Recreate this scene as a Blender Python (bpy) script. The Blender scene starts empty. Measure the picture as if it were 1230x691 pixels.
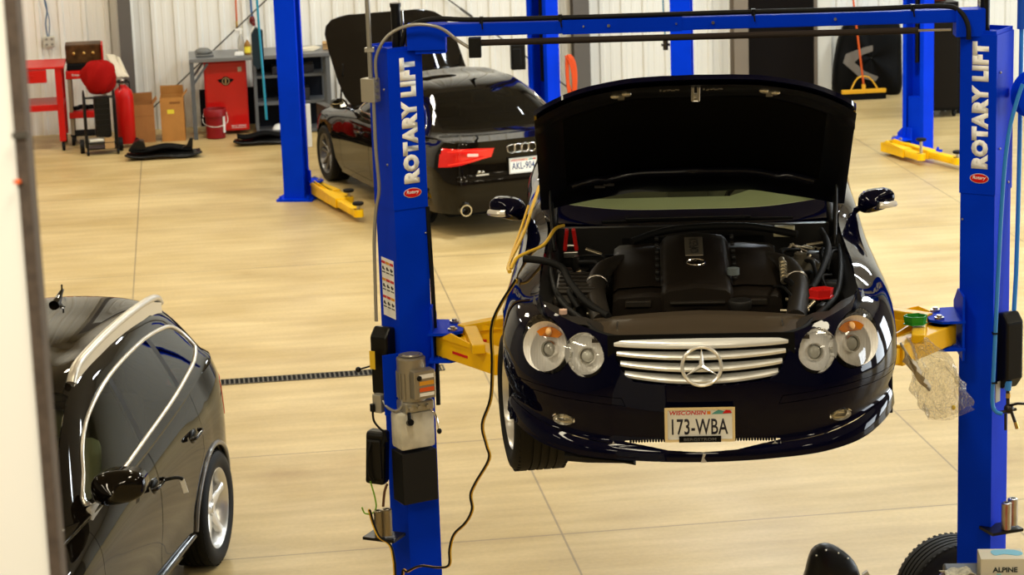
import bpy, bmesh, math, random
import numpy as np
from mathutils import Vector, Matrix
random.seed(7)
PI = math.pi
SC = bpy.context.scene
COL = SC.collection
V = Vector

# ------------------------------------------------------------------ materials
_M = {}
def mat(name, col, rough=.5, metal=0., coat=0., spec=.3, coat_ior=1.5, noise=None, bump=None, emit=None, alpha=None, trans=0., ior=1.45, sheen=0.):
    """procedural Principled material; noise=(scale, amount[, colour2]); bump=(scale, strength)"""
    if name in _M: return _M[name]
    m = bpy.data.materials.new(name); m.use_nodes = True
    nt = m.node_tree; b = nt.nodes['Principled BSDF']
    b.inputs['Base Color'].default_value = (*col, 1)
    b.inputs['Roughness'].default_value = rough
    b.inputs['Metallic'].default_value = metal
    b.inputs['Coat Weight'].default_value = coat
    b.inputs['Coat Roughness'].default_value = .03; b.inputs['Coat IOR'].default_value = coat_ior
    b.inputs['Specular IOR Level'].default_value = spec
    b.inputs['Transmission Weight'].default_value = trans
    b.inputs['IOR'].default_value = ior
    b.inputs['Sheen Weight'].default_value = sheen
    tc = nt.nodes.new('ShaderNodeTexCoord')
    if noise:
        n = nt.nodes.new('ShaderNodeTexNoise'); n.inputs['Scale'].default_value = noise[0]; n.inputs['Detail'].default_value = 5
        nt.links.new(tc.outputs['Object'], n.inputs['Vector'])
        r = nt.nodes.new('ShaderNodeMix'); r.data_type = 'RGBA'
        c2 = noise[2] if len(noise) > 2 else tuple(c * (1 - noise[1]) for c in col)
        r.inputs['A'].default_value = (*col, 1); r.inputs['B'].default_value = (*c2, 1)
        rm = nt.nodes.new('ShaderNodeMapRange'); rm.inputs['From Min'].default_value = .4; rm.inputs['From Max'].default_value = .65
        nt.links.new(n.outputs['Fac'], rm.inputs['Value']); nt.links.new(rm.outputs['Result'], r.inputs['Factor'])
        nt.links.new(r.outputs['Result'], b.inputs['Base Color'])
    if bump:
        n = nt.nodes.new('ShaderNodeTexNoise'); n.inputs['Scale'].default_value = bump[0]; n.inputs['Detail'].default_value = 3
        nt.links.new(tc.outputs['Object'], n.inputs['Vector'])
        bp = nt.nodes.new('ShaderNodeBump'); bp.inputs['Strength'].default_value = bump[1]; bp.inputs['Distance'].default_value = .01
        nt.links.new(n.outputs['Fac'], bp.inputs['Height']); nt.links.new(bp.outputs['Normal'], b.inputs['Normal'])
    if emit:
        b.inputs['Emission Color'].default_value = (*emit[0], 1); b.inputs['Emission Strength'].default_value = emit[1]
    _M[name] = m
    return m

def film(name, tint, rough=.02, through=.8, ior=1.5):
    """thin clear sheet: part straight through with a tint, part mirror by angle"""
    if name in _M: return _M[name]
    m = bpy.data.materials.new(name); m.use_nodes = True
    nt = m.node_tree; nt.nodes.clear()
    out = nt.nodes.new('ShaderNodeOutputMaterial')
    tr = nt.nodes.new('ShaderNodeBsdfTransparent'); tr.inputs[0].default_value = (*[c * through for c in tint], 1)
    gl = nt.nodes.new('ShaderNodeBsdfGlossy'); gl.inputs['Roughness'].default_value = rough; gl.inputs[0].default_value = (1, 1, 1, 1)
    fr = nt.nodes.new('ShaderNodeFresnel'); fr.inputs['IOR'].default_value = ior
    mx = nt.nodes.new('ShaderNodeMixShader')
    nt.links.new(fr.outputs[0], mx.inputs[0]); nt.links.new(tr.outputs[0], mx.inputs[1]); nt.links.new(gl.outputs[0], mx.inputs[2])
    nt.links.new(mx.outputs[0], out.inputs[0])
    _M[name] = m
    return m

# paint and common materials
BLACK = lambda: mat('black_car_paint', (.004, .0028, .0018), .3, .0, 1., .0, coat_ior=1.36)
NAVY = lambda: mat('navy_black_car_paint', (.0010, .0011, .0085), .35, .0, 1., .0, coat_ior=1.26)
BLUE = lambda: mat('lift_blue_paint', (.0004, .036, .64), .5, .0, 0., .04, noise=(3., .10))
YEL = lambda: mat('lift_yellow_paint', (.95, .55, .003), .42, 0, 0., .3, noise=(6., .12))
CHROME = lambda: mat('chrome', (.82, .80, .77), .09, 1.)
STEEL = lambda: mat('brushed_steel', (.50, .48, .44), .32, 1., noise=(14., .2))
ALU = lambda: mat('silver_alloy', (.72, .72, .70), .28, .75)
SILV = lambda: mat('silver_paint', (.74, .75, .74), .3, .35, .2)
RUB = lambda: mat('black_rubber', (.006, .006, .006), .62, 0, 0, .2)
PLAS = lambda: mat('black_plastic', (.0045, .0045, .0045), .35, 0, 0, .28)
MATTE = lambda: mat('matt_black', (.004, .004, .004), .8, 0, 0, .1)
REDP = lambda: mat('red_enamel', (.52, .004, .003), .4, 0, .1, .3)
REDM = lambda: mat('red_plastic', (.62, .012, .010), .35, 0, .2)
WHITE = lambda: mat('white_plastic', (.75, .74, .70), .4)
GREYS = lambda: mat('grey_steel_paint', (.10, .105, .11), .5, .1)
DKGLASS = lambda: mat('dark_glass', (.004, .005, .004), .03, 0, 1., .7)

# ------------------------------------------------------------------ object helpers
def tag(o, label=None, cat=None, group=None, kind=None):
    if label: o['label'] = label
    if cat: o['category'] = cat
    if group: o['group'] = group
    if kind: o['kind'] = kind
    return o

def empty(name, loc=(0, 0, 0), rz=0., label=None, cat=None, group=None):
    o = bpy.data.objects.new(name, None); COL.objects.link(o)
    o.empty_display_size = .2
    o.location = loc; o.rotation_euler = (0, 0, rz)
    return tag(o, label, cat, group)

def link_mesh(name, me, m=None, parent=None, smooth=None):
    o = bpy.data.objects.new(name, me); COL.objects.link(o)
    if m is not None:
        if isinstance(m, (list, tuple)):
            for x in m: me.materials.append(x)
        else: me.materials.append(m)
    if parent is not None: o.parent = parent
    if smooth is not None: shade(me, smooth)
    return o

def shade(me, deg):
    """smooth shading with sharp edges above deg degrees"""
    bm = bmesh.new(); bm.from_mesh(me)
    lim = math.radians(deg)
    for f in bm.faces: f.smooth = True
    for e in bm.edges:
        e.smooth = not (len(e.link_faces) == 2 and e.calc_face_angle(0) > lim)
    bm.to_mesh(me); bm.free()

def frame(o, z, x=None):
    """matrix with origin o, z axis along z"""
    z = V(z).normalized()
    x = V(x) if x is not None else (V((1, 0, 0)) if abs(z.x) < .9 else V((0, 1, 0)))
    y = z.cross(x).normalized(); x = y.cross(z)
    M = Matrix((x, y, z)).transposed().to_4x4(); M.translation = V(o)
    return M

def smooth_path(pts, n=6):
    pts = [V(p) for p in pts]
    if len(pts) < 3: return pts
    out = []
    for i in range(len(pts) - 1):
        p0 = pts[max(i - 1, 0)]; p1 = pts[i]; p2 = pts[i + 1]; p3 = pts[min(i + 2, len(pts) - 1)]
        for k in range(n):
            t = k / n
            out.append(.5 * ((2 * p1) + (p2 - p0) * t + (2 * p0 - 5 * p1 + 4 * p2 - p3) * t * t + (3 * p1 - p0 - 3 * p2 + p3) * t ** 3))
    out.append(pts[-1])
    return out

class MB:
    """collects shapes into one mesh"""
    def __init__(s): s.bm = bmesh.new()
    def _add(s, vs, fs, M=None, mi=0):
        vv = [s.bm.verts.new(M @ V(v) if M is not None else V(v)) for v in vs]
        for f in fs:
            try:
                fc = s.bm.faces.new([vv[i] for i in f]); fc.material_index = mi
            except ValueError: pass
        return s
    def box(s, c, d, rz=0., M=None, mi=0, bev=0., rx=0., ry=0.):
        x, y, z = d[0] / 2, d[1] / 2, d[2] / 2
        T = Matrix.Translation(V(c)) @ Matrix.Rotation(rz, 4, 'Z') @ Matrix.Rotation(ry, 4, 'Y') @ Matrix.Rotation(rx, 4, 'X')
        if M is not None: T = M @ T
        if bev > 0:
            b = bmesh.new(); bmesh.ops.create_cube(b, size=1.)
            bmesh.ops.scale(b, vec=(d[0], d[1], d[2]), verts=b.verts)
            bmesh.ops.bevel(b, geom=b.edges[:] + b.verts[:], offset=min(bev, min(d) * .45), segments=2, affect='EDGES', profile=.5)
            b.verts.index_update()
            s._add([v.co.copy() for v in b.verts], [[v.index for v in f.verts] for f in b.faces], T, mi); b.free()
            return s
        vs = [(-x, -y, -z), (x, -y, -z), (x, y, -z), (-x, y, -z), (-x, -y, z), (x, -y, z), (x, y, z), (-x, y, z)]
        return s._add(vs, [(0, 3, 2, 1), (4, 5, 6, 7), (0, 1, 5, 4), (1, 2, 6, 5), (2, 3, 7, 6), (3, 0, 4, 7)], T, mi)
    def cyl(s, a, b, r, r2=None, n=20, mi=0, cap=True, M=None):
        a, b = V(a), V(b)
        if M is not None: a, b = M @ a, M @ b
        r2 = r if r2 is None else r2
        F = frame(a, b - a); L = (b - a).length
        vs = [F @ V((r * math.cos(2 * PI * i / n), r * math.sin(2 * PI * i / n), 0)) for i in range(n)] + \
             [F @ V((r2 * math.cos(2 * PI * i / n), r2 * math.sin(2 * PI * i / n), L)) for i in range(n)]
        fs = [(i, (i + 1) % n, n + (i + 1) % n, n + i) for i in range(n)]
        if cap: fs += [tuple(range(n - 1, -1, -1)), tuple(range(n, 2 * n))]
        return s._add(vs, fs, None, mi)
    def tube(s, pts, r, n=8, mi=0, sm=0, flat=1.):
        pts = smooth_path(pts, sm) if sm else [V(p) for p in pts]
        rings = []; up = None
        for i, p in enumerate(pts):
            t = (pts[min(i + 1, len(pts) - 1)] - pts[max(i - 1, 0)]).normalized()
            if up is None: up = V((0, 0, 1)) if abs(t.z) < .9 else V((1, 0, 0))
            side = t.cross(up)
            if side.length < 1e-6: side = V((0, 1, 0))
            side.normalize(); up = side.cross(t).normalized()
            rr = r[i] if isinstance(r, (list, tuple)) and i < len(r) else (r if not isinstance(r, (list, tuple)) else r[-1])
            rings.append([p + side * rr * math.cos(2 * PI * k / n) + up * rr * flat * math.sin(2 * PI * k / n) for k in range(n)])
        vs = [v for ring in rings for v in ring]
        fs = [(i * n + k, i * n + (k + 1) % n, (i + 1) * n + (k + 1) % n, (i + 1) * n + k) for i in range(len(pts) - 1) for k in range(n)]
        fs += [tuple(range(n - 1, -1, -1)), tuple(range((len(pts) - 1) * n, len(pts) * n))]
        return s._add(vs, fs, None, mi)
    def lathe(s, prof, F=None, n=32, mi=0, close=False, cap=True):
        """prof: [(r, z)], around z of frame F"""
        F = F or Matrix.Identity(4); m = len(prof)
        vs = []
        for r, z in prof:
            for k in range(n):
                a = 2 * PI * k / n; vs.append(F @ V((r * math.cos(a), r * math.sin(a), z)))
        fs = [(i * n + k, i * n + (k + 1) % n, (i + 1) * n + (k + 1) % n, (i + 1) * n + k) for i in range(m - 1) for k in range(n)]
        if close: fs += [((m - 1) * n + k, (m - 1) * n + (k + 1) % n, (k + 1) % n, k) for k in range(n)]
        elif cap:
            if prof[0][0] > 1e-5: fs.append(tuple(range(n - 1, -1, -1)))
            if prof[-1][0] > 1e-5: fs.append(tuple(range((m - 1) * n, m * n)))
        return s._add(vs, fs, None, mi)
    def prism(s, poly, h, F=None, mi=0):
        """poly in the xy plane of F, extruded 0..h along its z"""
        F = F or Matrix.Identity(4); n = len(poly)
        vs = [F @ V((p[0], p[1], 0)) for p in poly] + [F @ V((p[0], p[1], h)) for p in poly]
        fs = [tuple(range(n - 1, -1, -1)), tuple(range(n, 2 * n))] + [(i, (i + 1) % n, n + (i + 1) % n, n + i) for i in range(n)]
        return s._add(vs, fs, None, mi)
    def ell(s, c, d, n=16, mi=0, rz=0., M=None):
        T = Matrix.Translation(V(c)) @ Matrix.Rotation(rz, 4, 'Z') @ Matrix.Diagonal((d[0], d[1], d[2], 1))
        if M is not None: T = M @ T
        b = bmesh.new(); bmesh.ops.create_uvsphere(b, u_segments=n, v_segments=max(6, n // 2), radius=1.)
        b.verts.index_update()
        s._add([v.co.copy() for v in b.verts], [[v.index for v in f.verts] for f in b.faces], T, mi); b.free()
        return s
    def grid(s, P, mi=0, closeu=False):
        nu, nv = len(P), len(P[0])
        vs = [p for row in P for p in row]
        fs = [(i * nv + j, i * nv + j + 1, ((i + 1) % nu) * nv + j + 1, ((i + 1) % nu) * nv + j) for i in range(nu if closeu else nu - 1) for j in range(nv - 1)]
        return s._add(vs, fs, None, mi)
    def mesh(s, name):
        me = bpy.data.meshes.new(name)
        bmesh.ops.recalc_face_normals(s.bm, faces=s.bm.faces[:])
        s.bm.to_mesh(me); s.bm.free()
        return me
    def build(s, name, m, parent=None, smooth=35, bevel=0.):
        me = s.mesh(name)
        o = link_mesh(name, me, m, parent, smooth)
        if bevel:
            md = o.modifiers.new('bevel', 'BEVEL'); md.width = bevel; md.segments = 2; md.limit_method = 'ANGLE'; md.angle_limit = math.radians(40)
            md.harden_normals = False
        return o

def text_mesh(txt, w, h, bold=0., depth=.002, space=1., shear=0.):
    """lettering centred on the origin in the xy plane, fitted to w x h"""
    cu = bpy.data.curves.new('txt', 'FONT'); cu.body = txt; cu.align_x = 'CENTER'; cu.align_y = 'CENTER'
    cu.offset = bold; cu.extrude = 0; cu.space_character = space; cu.resolution_u = 3; cu.shear = shear
    o = bpy.data.objects.new('txt', cu); COL.objects.link(o)
    dg = bpy.context.evaluated_depsgraph_get(); dg.update()
    me = bpy.data.meshes.new_from_object(o.evaluated_get(dg))
    bpy.data.objects.remove(o); bpy.data.curves.remove(cu)
    bm = bmesh.new(); bm.from_mesh(me); bpy.data.meshes.remove(me)
    r = bmesh.ops.extrude_face_region(bm, geom=bm.faces[:])
    for v in r['geom']:
        if isinstance(v, bmesh.types.BMVert): v.co.z += 1
    xs = [v.co.x for v in bm.verts]; ys = [v.co.y for v in bm.verts]
    cx, cy = (min(xs) + max(xs)) / 2, (min(ys) + max(ys)) / 2
    sx, sy = w / (max(xs) - min(xs)), h / (max(ys) - min(ys))
    for v in bm.verts: v.co = V(((v.co.x - cx) * sx, (v.co.y - cy) * sy, v.co.z * depth))
    return bm

def text(name, txt, w, h, F, m, parent, bold=0., depth=.002, space=1., shear=0.):
    bm = text_mesh(txt, w, h, bold, depth, space, shear)
    bmesh.ops.transform(bm, matrix=F, verts=bm.verts)
    me = bpy.data.meshes.new(name); bm.to_mesh(me); bm.free()
    return link_mesh(name, me, m, parent)

def FR(o, xdir, ydir):
    """frame with explicit x (reading direction) and y (letter up) axes"""
    x = V(xdir).normalized(); z = x.cross(V(ydir)).normalized(); y = z.cross(x)
    M = Matrix((x, y, z)).transposed().to_4x4(); M.translation = V(o)
    return M

def copy_tree(o, parent=None):
    c = o.copy(); COL.objects.link(c)
    if parent is not None: c.parent = parent
    for ch in [k for k in bpy.data.objects if k.parent == o]: copy_tree(ch, c)
    return c

# ------------------------------------------------------------------ camera
Hc = 5.43
def make_camera():
    f, p, y, r = 2957., .232, .127, -.034
    fwd = V((math.sin(y) * math.cos(p), math.cos(y) * math.cos(p), -math.sin(p)))
    rt = V((math.cos(y), -math.sin(y), 0)); up = rt.cross(fwd)
    rt2 = rt * math.cos(r) + up * math.sin(r); up2 = up * math.cos(r) - rt * math.sin(r)
    cd = bpy.data.cameras.new('camera'); co = bpy.data.objects.new('camera', cd); COL.objects.link(co)
    M = Matrix((rt2, up2, -fwd)).transposed().to_4x4(); M.translation = V((0, 0, Hc))
    co.matrix_world = M
    cd.sensor_width = 36; cd.lens = f / 1230 * 36; cd.clip_start = .1; cd.clip_end = 200
    cd.dof.use_dof = True; cd.dof.focus_distance = 11.2; cd.dof.aperture_fstop = 7.5
    SC.camera = co
make_camera()
# ------------------------------------------------------------------ the room
WY = 33.4          # back wall
def floor_mat():
    m = bpy.data.materials.new('polished_concrete'); m.use_nodes = True
    nt = m.node_tree; N = nt.nodes; L = nt.links; b = N['Principled BSDF']
    tc = N.new('ShaderNodeTexCoord'); sp = N.new('ShaderNodeSeparateXYZ'); L.new(tc.outputs['Object'], sp.inputs[0])
    def noise(sc, det, stretch=(1, 1, 1), rough=.5):
        mp = N.new('ShaderNodeMapping'); mp.inputs['Scale'].default_value = stretch; L.new(tc.outputs['Object'], mp.inputs[0])
        n = N.new('ShaderNodeTexNoise'); n.inputs['Scale'].default_value = sc; n.inputs['Detail'].default_value = det; n.inputs['Roughness'].default_value = rough
        L.new(mp.outputs[0], n.inputs['Vector']); return n.outputs['Fac']
    def ramp(src, a, b_, ca, cb):
        r = N.new('ShaderNodeValToRGB'); r.color_ramp.elements[0].position = a; r.color_ramp.elements[1].position = b_
        r.color_ramp.elements[0].color = (*ca, 1); r.color_ramp.elements[1].color = (*cb, 1); L.new(src, r.inputs[0]); return r.outputs[0]
    def mix(fac, a, b_, mode='MIX'):
        x = N.new('ShaderNodeMix'); x.data_type = 'RGBA'; x.blend_type = mode
        if isinstance(fac, float): x.inputs['Factor'].default_value = fac
        else: L.new(fac, x.inputs['Factor'])
        for s_, v in (('A', a), ('B', b_)):
            if isinstance(v, tuple): x.inputs[s_].default_value = (*v, 1)
            else: L.new(v, x.inputs[s_])
        return x.outputs['Result']
    def mth(op, a, b_=None):
        x = N.new('ShaderNodeMath'); x.operation = op
        for i, v in enumerate((a, b_)):
            if v is None: continue
            if isinstance(v, (int, float)): x.inputs[i].default_value = v
            else: L.new(v, x.inputs[i])
        return x.outputs[0]
    base = ramp(noise(.7, 6, (1, 1.6, 1)), .32, .70, (.455, .328, .132), (.60, .462, .228))
    streak = ramp(noise(2.2, 5, (.35, 3., 1)), .35, .7, (.87, .84, .79), (1.07, 1.06, 1.04))
    c = mix(1., base, streak, 'MULTIPLY')
    stain = ramp(noise(.45, 4, (1, 1, 1), .6), .60, .76, (1, 1, 1), (.74, .66, .56))
    c = mix(1., c, stain, 'MULTIPLY')
    fine = ramp(noise(30, 3), .3, .75, (.93, .93, .92), (1.04, 1.04, 1.04))
    c = mix(1., c, fine, 'MULTIPLY')
    # saw-cut joints
    lines = None
    for ax, vals in ((0, JX), (1, JY)):
        for v in vals:
            d = mth('ABSOLUTE', mth('SUBTRACT', sp.outputs[ax], v))
            g = mth('LESS_THAN', d, .007 if ax == 0 else .009)
            lines = g if lines is None else mth('MAXIMUM', lines, g)
    c = mix(mth('MULTIPLY', lines, .62), c, (.13, .095, .055))
    L.new(c, b.inputs['Base Color'])
    rg = N.new('ShaderNodeMapRange'); L.new(noise(1.5, 4), rg.inputs['Value']); rg.inputs['To Min'].default_value = .30; rg.inputs['To Max'].default_value = .55
    L.new(rg.outputs[0], b.inputs['Roughness'])
    b.inputs['Specular IOR Level'].default_value = .45
    return m
JX = [-6.5, -3.6, -.70, 2.27, 5.24, 8.2, 11.2]
JY = [9.1, 12.5, 15.56, 17.85, 24.35, 28.6]

mb = MB(); mb.box((4, 15, -.1), (34, 44, .2)); o = mb.build('floor', floor_mat(), None, None); tag(o, kind='structure')
WALLM = mat('cream_ribbed_metal', (.76, .745, .68), .5, .0, 0., .3)
# ribbed liner panel: profile swept up
def ribbed_wall(name, x0, x1, y, z1, pitch=.3048, face=-1):
    mb = MB(); pts = []
    x = x0
    while x < x1:
        for dx, dy in ((0, 0), (.02, .028), (.045, .028), (.065, 0), (.16, 0), (.165, .006), (.19, .006), (.195, 0)): pts.append((x + dx, y + face * dy))
        x += pitch
    pts.append((x1, y)); P = [[(px, py, 0), (px, py, z1)] for px, py in pts]
    mb.grid(P)
    o = mb.build(name, WALLM, None, None)
    md = o.modifiers.new('thick', 'SOLIDIFY'); md.thickness = .05; md.offset = 0
    return tag(o, kind='structure')
ribbed_wall('wall_back', -13, 21, WY, 8.2)
PW = mat('painted_wall', (.24, .22, .18), .6)
mb = MB(); mb.box((-13.1, 15, 4.1), (.2, 44, 8.2)); tag(mb.build('wall_left', PW, None, None), kind='structure')
mb = MB(); mb.box((21.1, 15, 4.1), (.2, 44, 8.2)); tag(mb.build('wall_right', PW, None, None), kind='structure')
mb = MB(); mb.box((4, -7.1, 4.1), (34, .2, 8.2)); tag(mb.build('wall_front', PW, None, None), kind='structure')
mb = MB(); mb.box((4, 15, 8.3), (34, 44, .2)); tag(mb.build('ceiling', mat('ceiling_liner', (.42, .38, .31), .7), None, None), kind='structure')
# steel columns against the back wall
COLG = mat('column_primer_grey', (.115, .105, .095), .55, .1)
def steel_col(n, x, w, y=WY - .2, m=COLG):
    mb = MB(); mb.box((x, y - .13, 4.1), (w, .014, 8.2)); mb.box((x, y + .13, 4.1), (w, .014, 8.2)); mb.box((x, y, 4.1), (.012, .26, 8.2))
    return tag(mb.build('trim_%d' % n, m, None, None), kind='structure')
steel_col(1, -.845, .16)
steel_col(2, 5.30, .22)
steel_col(3, 7.52, .20, m=mat('column_tan', (.20, .165, .125), .55))

# overhead lamps: high-bay fluorescent fixtures hung under the ceiling
def lamp(x, y, sx, sy, e, col=(1, .905, .73), z=7.6):
    l = bpy.data.lights.new('high_bay_lamp', 'AREA'); l.shape = 'RECTANGLE'; l.size = sx; l.size_y = sy; l.energy = e; l.color = col
    o = bpy.data.objects.new('high_bay_lamp', l); COL.objects.link(o); o.location = (x, y, z)
    return o
LAMPS = {3: (90, 150, 170, 150, 60), 9.5: (90, 125, 140, 135, 90), 16: (60, 45, 30, 150, 220), 22.5: (160, 170, 220, 600, 360), 29.5: (215, 210, 220, 260, 250)}
for y, row in LAMPS.items():
    for x, e in zip((-9.5, -4.2, .9, 6.6, 12.5), row):
        lamp(x, y, .7, 1.3, e, (.88, .96, 1) if x > 6 and y > 12 else ((1, .94, .80) if y > 25 else (1, .885, .65)))  # cool lamps on the right are added, standing in for daylight on the floor
# daylight through the open overhead doors in the right-hand wall
for y in (10.5, 17.0, 23.5):
    l = bpy.data.lights.new('door_daylight', 'AREA'); l.shape = 'RECTANGLE'; l.size = 4.2; l.size_y = 4.2; l.energy = 700; l.color = (.86, .94, 1)
    o = bpy.data.objects.new('door_daylight', l); COL.objects.link(o); o.location = (20.9, y, 2.4); o.rotation_euler = (0, PI / 2, 0)
l = bpy.data.lights.new('jamb_fill_lamp', 'AREA'); l.shape = 'RECTANGLE'; l.size = .6; l.size_y = .6; l.energy = 230; l.color = (1, .93, .8)   # unseen lamp added behind the camera to brighten the white jamb
o = bpy.data.objects.new('jamb_fill_lamp', l); COL.objects.link(o); o.location = (-1.6, .6, 7.3); o.rotation_euler = (math.radians(38), 0, math.radians(-10))
w = bpy.data.worlds.new('world'); SC.world = w; w.use_nodes = True
w.node_tree.nodes['Background'].inputs[0].default_value = (.9, .8, .6, 1); w.node_tree.nodes['Background'].inputs[1].default_value = .02
SC.view_settings.view_transform = 'Standard'; SC.view_settings.look = 'None'; SC.view_settings.exposure = 0.; SC.view_settings.gamma = 1.
SC.view_settings.use_curve_mapping = False
SC.cycles.max_bounces = 8; SC.cycles.diffuse_bounces = 4; SC.cycles.glossy_bounces = 4; SC.cycles.transparent_max_bounces = 12
SC.cycles.use_denoising = True
SC.cycles.sample_clamp_indirect = 4.
# ------------------------------------------------------------------ car skins
def pchip(K, Y, t):
    """monotone cubic through (K, Y[k, dims]) at t[]"""
    K = np.asarray(K, float); Y = np.asarray(Y, float); t = np.asarray(t, float)
    h = np.diff(K)[:, None] if Y.ndim > 1 else np.diff(K); d = np.diff(Y, axis=0) / h
    m = np.zeros_like(Y)
    w1 = 2 * h[1:] + h[:-1]; w2 = h[1:] + 2 * h[:-1]
    with np.errstate(divide='ignore', invalid='ignore'):
        mm = (w1 + w2) / (w1 / d[:-1] + w2 / d[1:])
    m[1:-1] = np.where(d[:-1] * d[1:] > 0, mm, 0)
    m[0] = d[0]; m[-1] = d[-1]
    i = np.clip(np.searchsorted(K, t, side='right') - 1, 0, len(K) - 2)
    H = K[i + 1] - K[i]; s = (t - K[i]) / H
    if Y.ndim > 1: s = s[:, None]; H = H[:, None]
    return (2 * s**3 - 3 * s**2 + 1) * Y[i] + (s**3 - 2 * s**2 + s) * H * m[i] + (-2 * s**3 + 3 * s**2) * Y[i + 1] + (s**3 - s**2) * H * m[i + 1]

def crom(K, Y, t):
    """Catmull-Rom (non-uniform Hermite)"""
    K = np.asarray(K, float); Y = np.asarray(Y, float); t = np.asarray(t, float)
    h = np.diff(K)[:, None]; d = np.diff(Y, axis=0) / h
    m = np.zeros_like(Y); m[1:-1] = (d[:-1] * h[1:] + d[1:] * h[:-1]) / (h[1:] + h[:-1]); m[0] = d[0]; m[-1] = d[-1]
    i = np.clip(np.searchsorted(K, t, side='right') - 1, 0, len(K) - 2)
    H = (K[i + 1] - K[i])[:, None]; s = ((t - K[i]) / (K[i + 1] - K[i]))[:, None]
    return (2 * s**3 - 3 * s**2 + 1) * Y[i] + (s**3 - 2 * s**2 + s) * H * m[i] + (-2 * s**3 + 3 * s**2) * Y[i + 1] + (s**3 - s**2) * H * m[i + 1]

class Wrap:
    """belt of bodywork from the middle of the nose round the side to the middle of the tail (x >= 0)"""
    def __init__(s, st):
        # st: list of (x, y, [(inset, z) ...])
        B = np.array([[a[0], a[1]] for a in st]); PR = np.array([a[2] for a in st], float)
        Bx = np.vstack([B[1] * [-1, 1], B, B[-2] * [-1, 1]]); PRx = np.concatenate([PR[1:2], PR, PR[-2:-1]])
        K = np.concatenate([[0], np.cumsum(np.linalg.norm(np.diff(Bx, axis=0), axis=1))]); K -= K[1]
        s.K, s.B, s.PR = K, Bx, PRx; s.L = K[-2]; s.KS = K[1:-1]; s.nr = PR.shape[1]
    def grid(s, us, nv):
        b = crom(s.K, s.B, us); e = 1e-3
        t = crom(s.K, s.B, us + e) - crom(s.K, s.B, us - e); t /= np.linalg.norm(t, axis=1)[:, None]
        n = np.stack([t[:, 1], -t[:, 0]], 1)           # outward
        # flatten PR to interpolate along u
        flat = s.PR.reshape(len(s.PR), -1); pr = crom(s.K, flat, us).reshape(len(us), s.nr, 2)
        rows = np.linspace(0, s.nr - 1, nv); out = np.zeros((len(us), nv, 3))
        for i in range(len(us)):
            p = crom(np.arange(s.nr), pr[i], rows)
            out[i, :, :2] = b[i] - n[i] * p[:, :1]; out[i, :, 2] = p[:, 1]
        out[:, :, 0] = np.where(np.abs(us)[:, None] < 1e-9, 0, out[:, :, 0])
        out[:, :, 0] = np.where(np.abs(us - s.L)[:, None] < 1e-9, 0, out[:, :, 0])
        return out, rows
    def top(s, us): return s.grid(np.asarray(us, float), s.nr)[0][:, -1]
    def u_at_y(s, y):
        us = np.linspace(0, s.L, 2000); b = s.top(us); k = np.argmin(np.abs(b[200:-200, 1] - y)) + 200
        return us[k]

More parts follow.
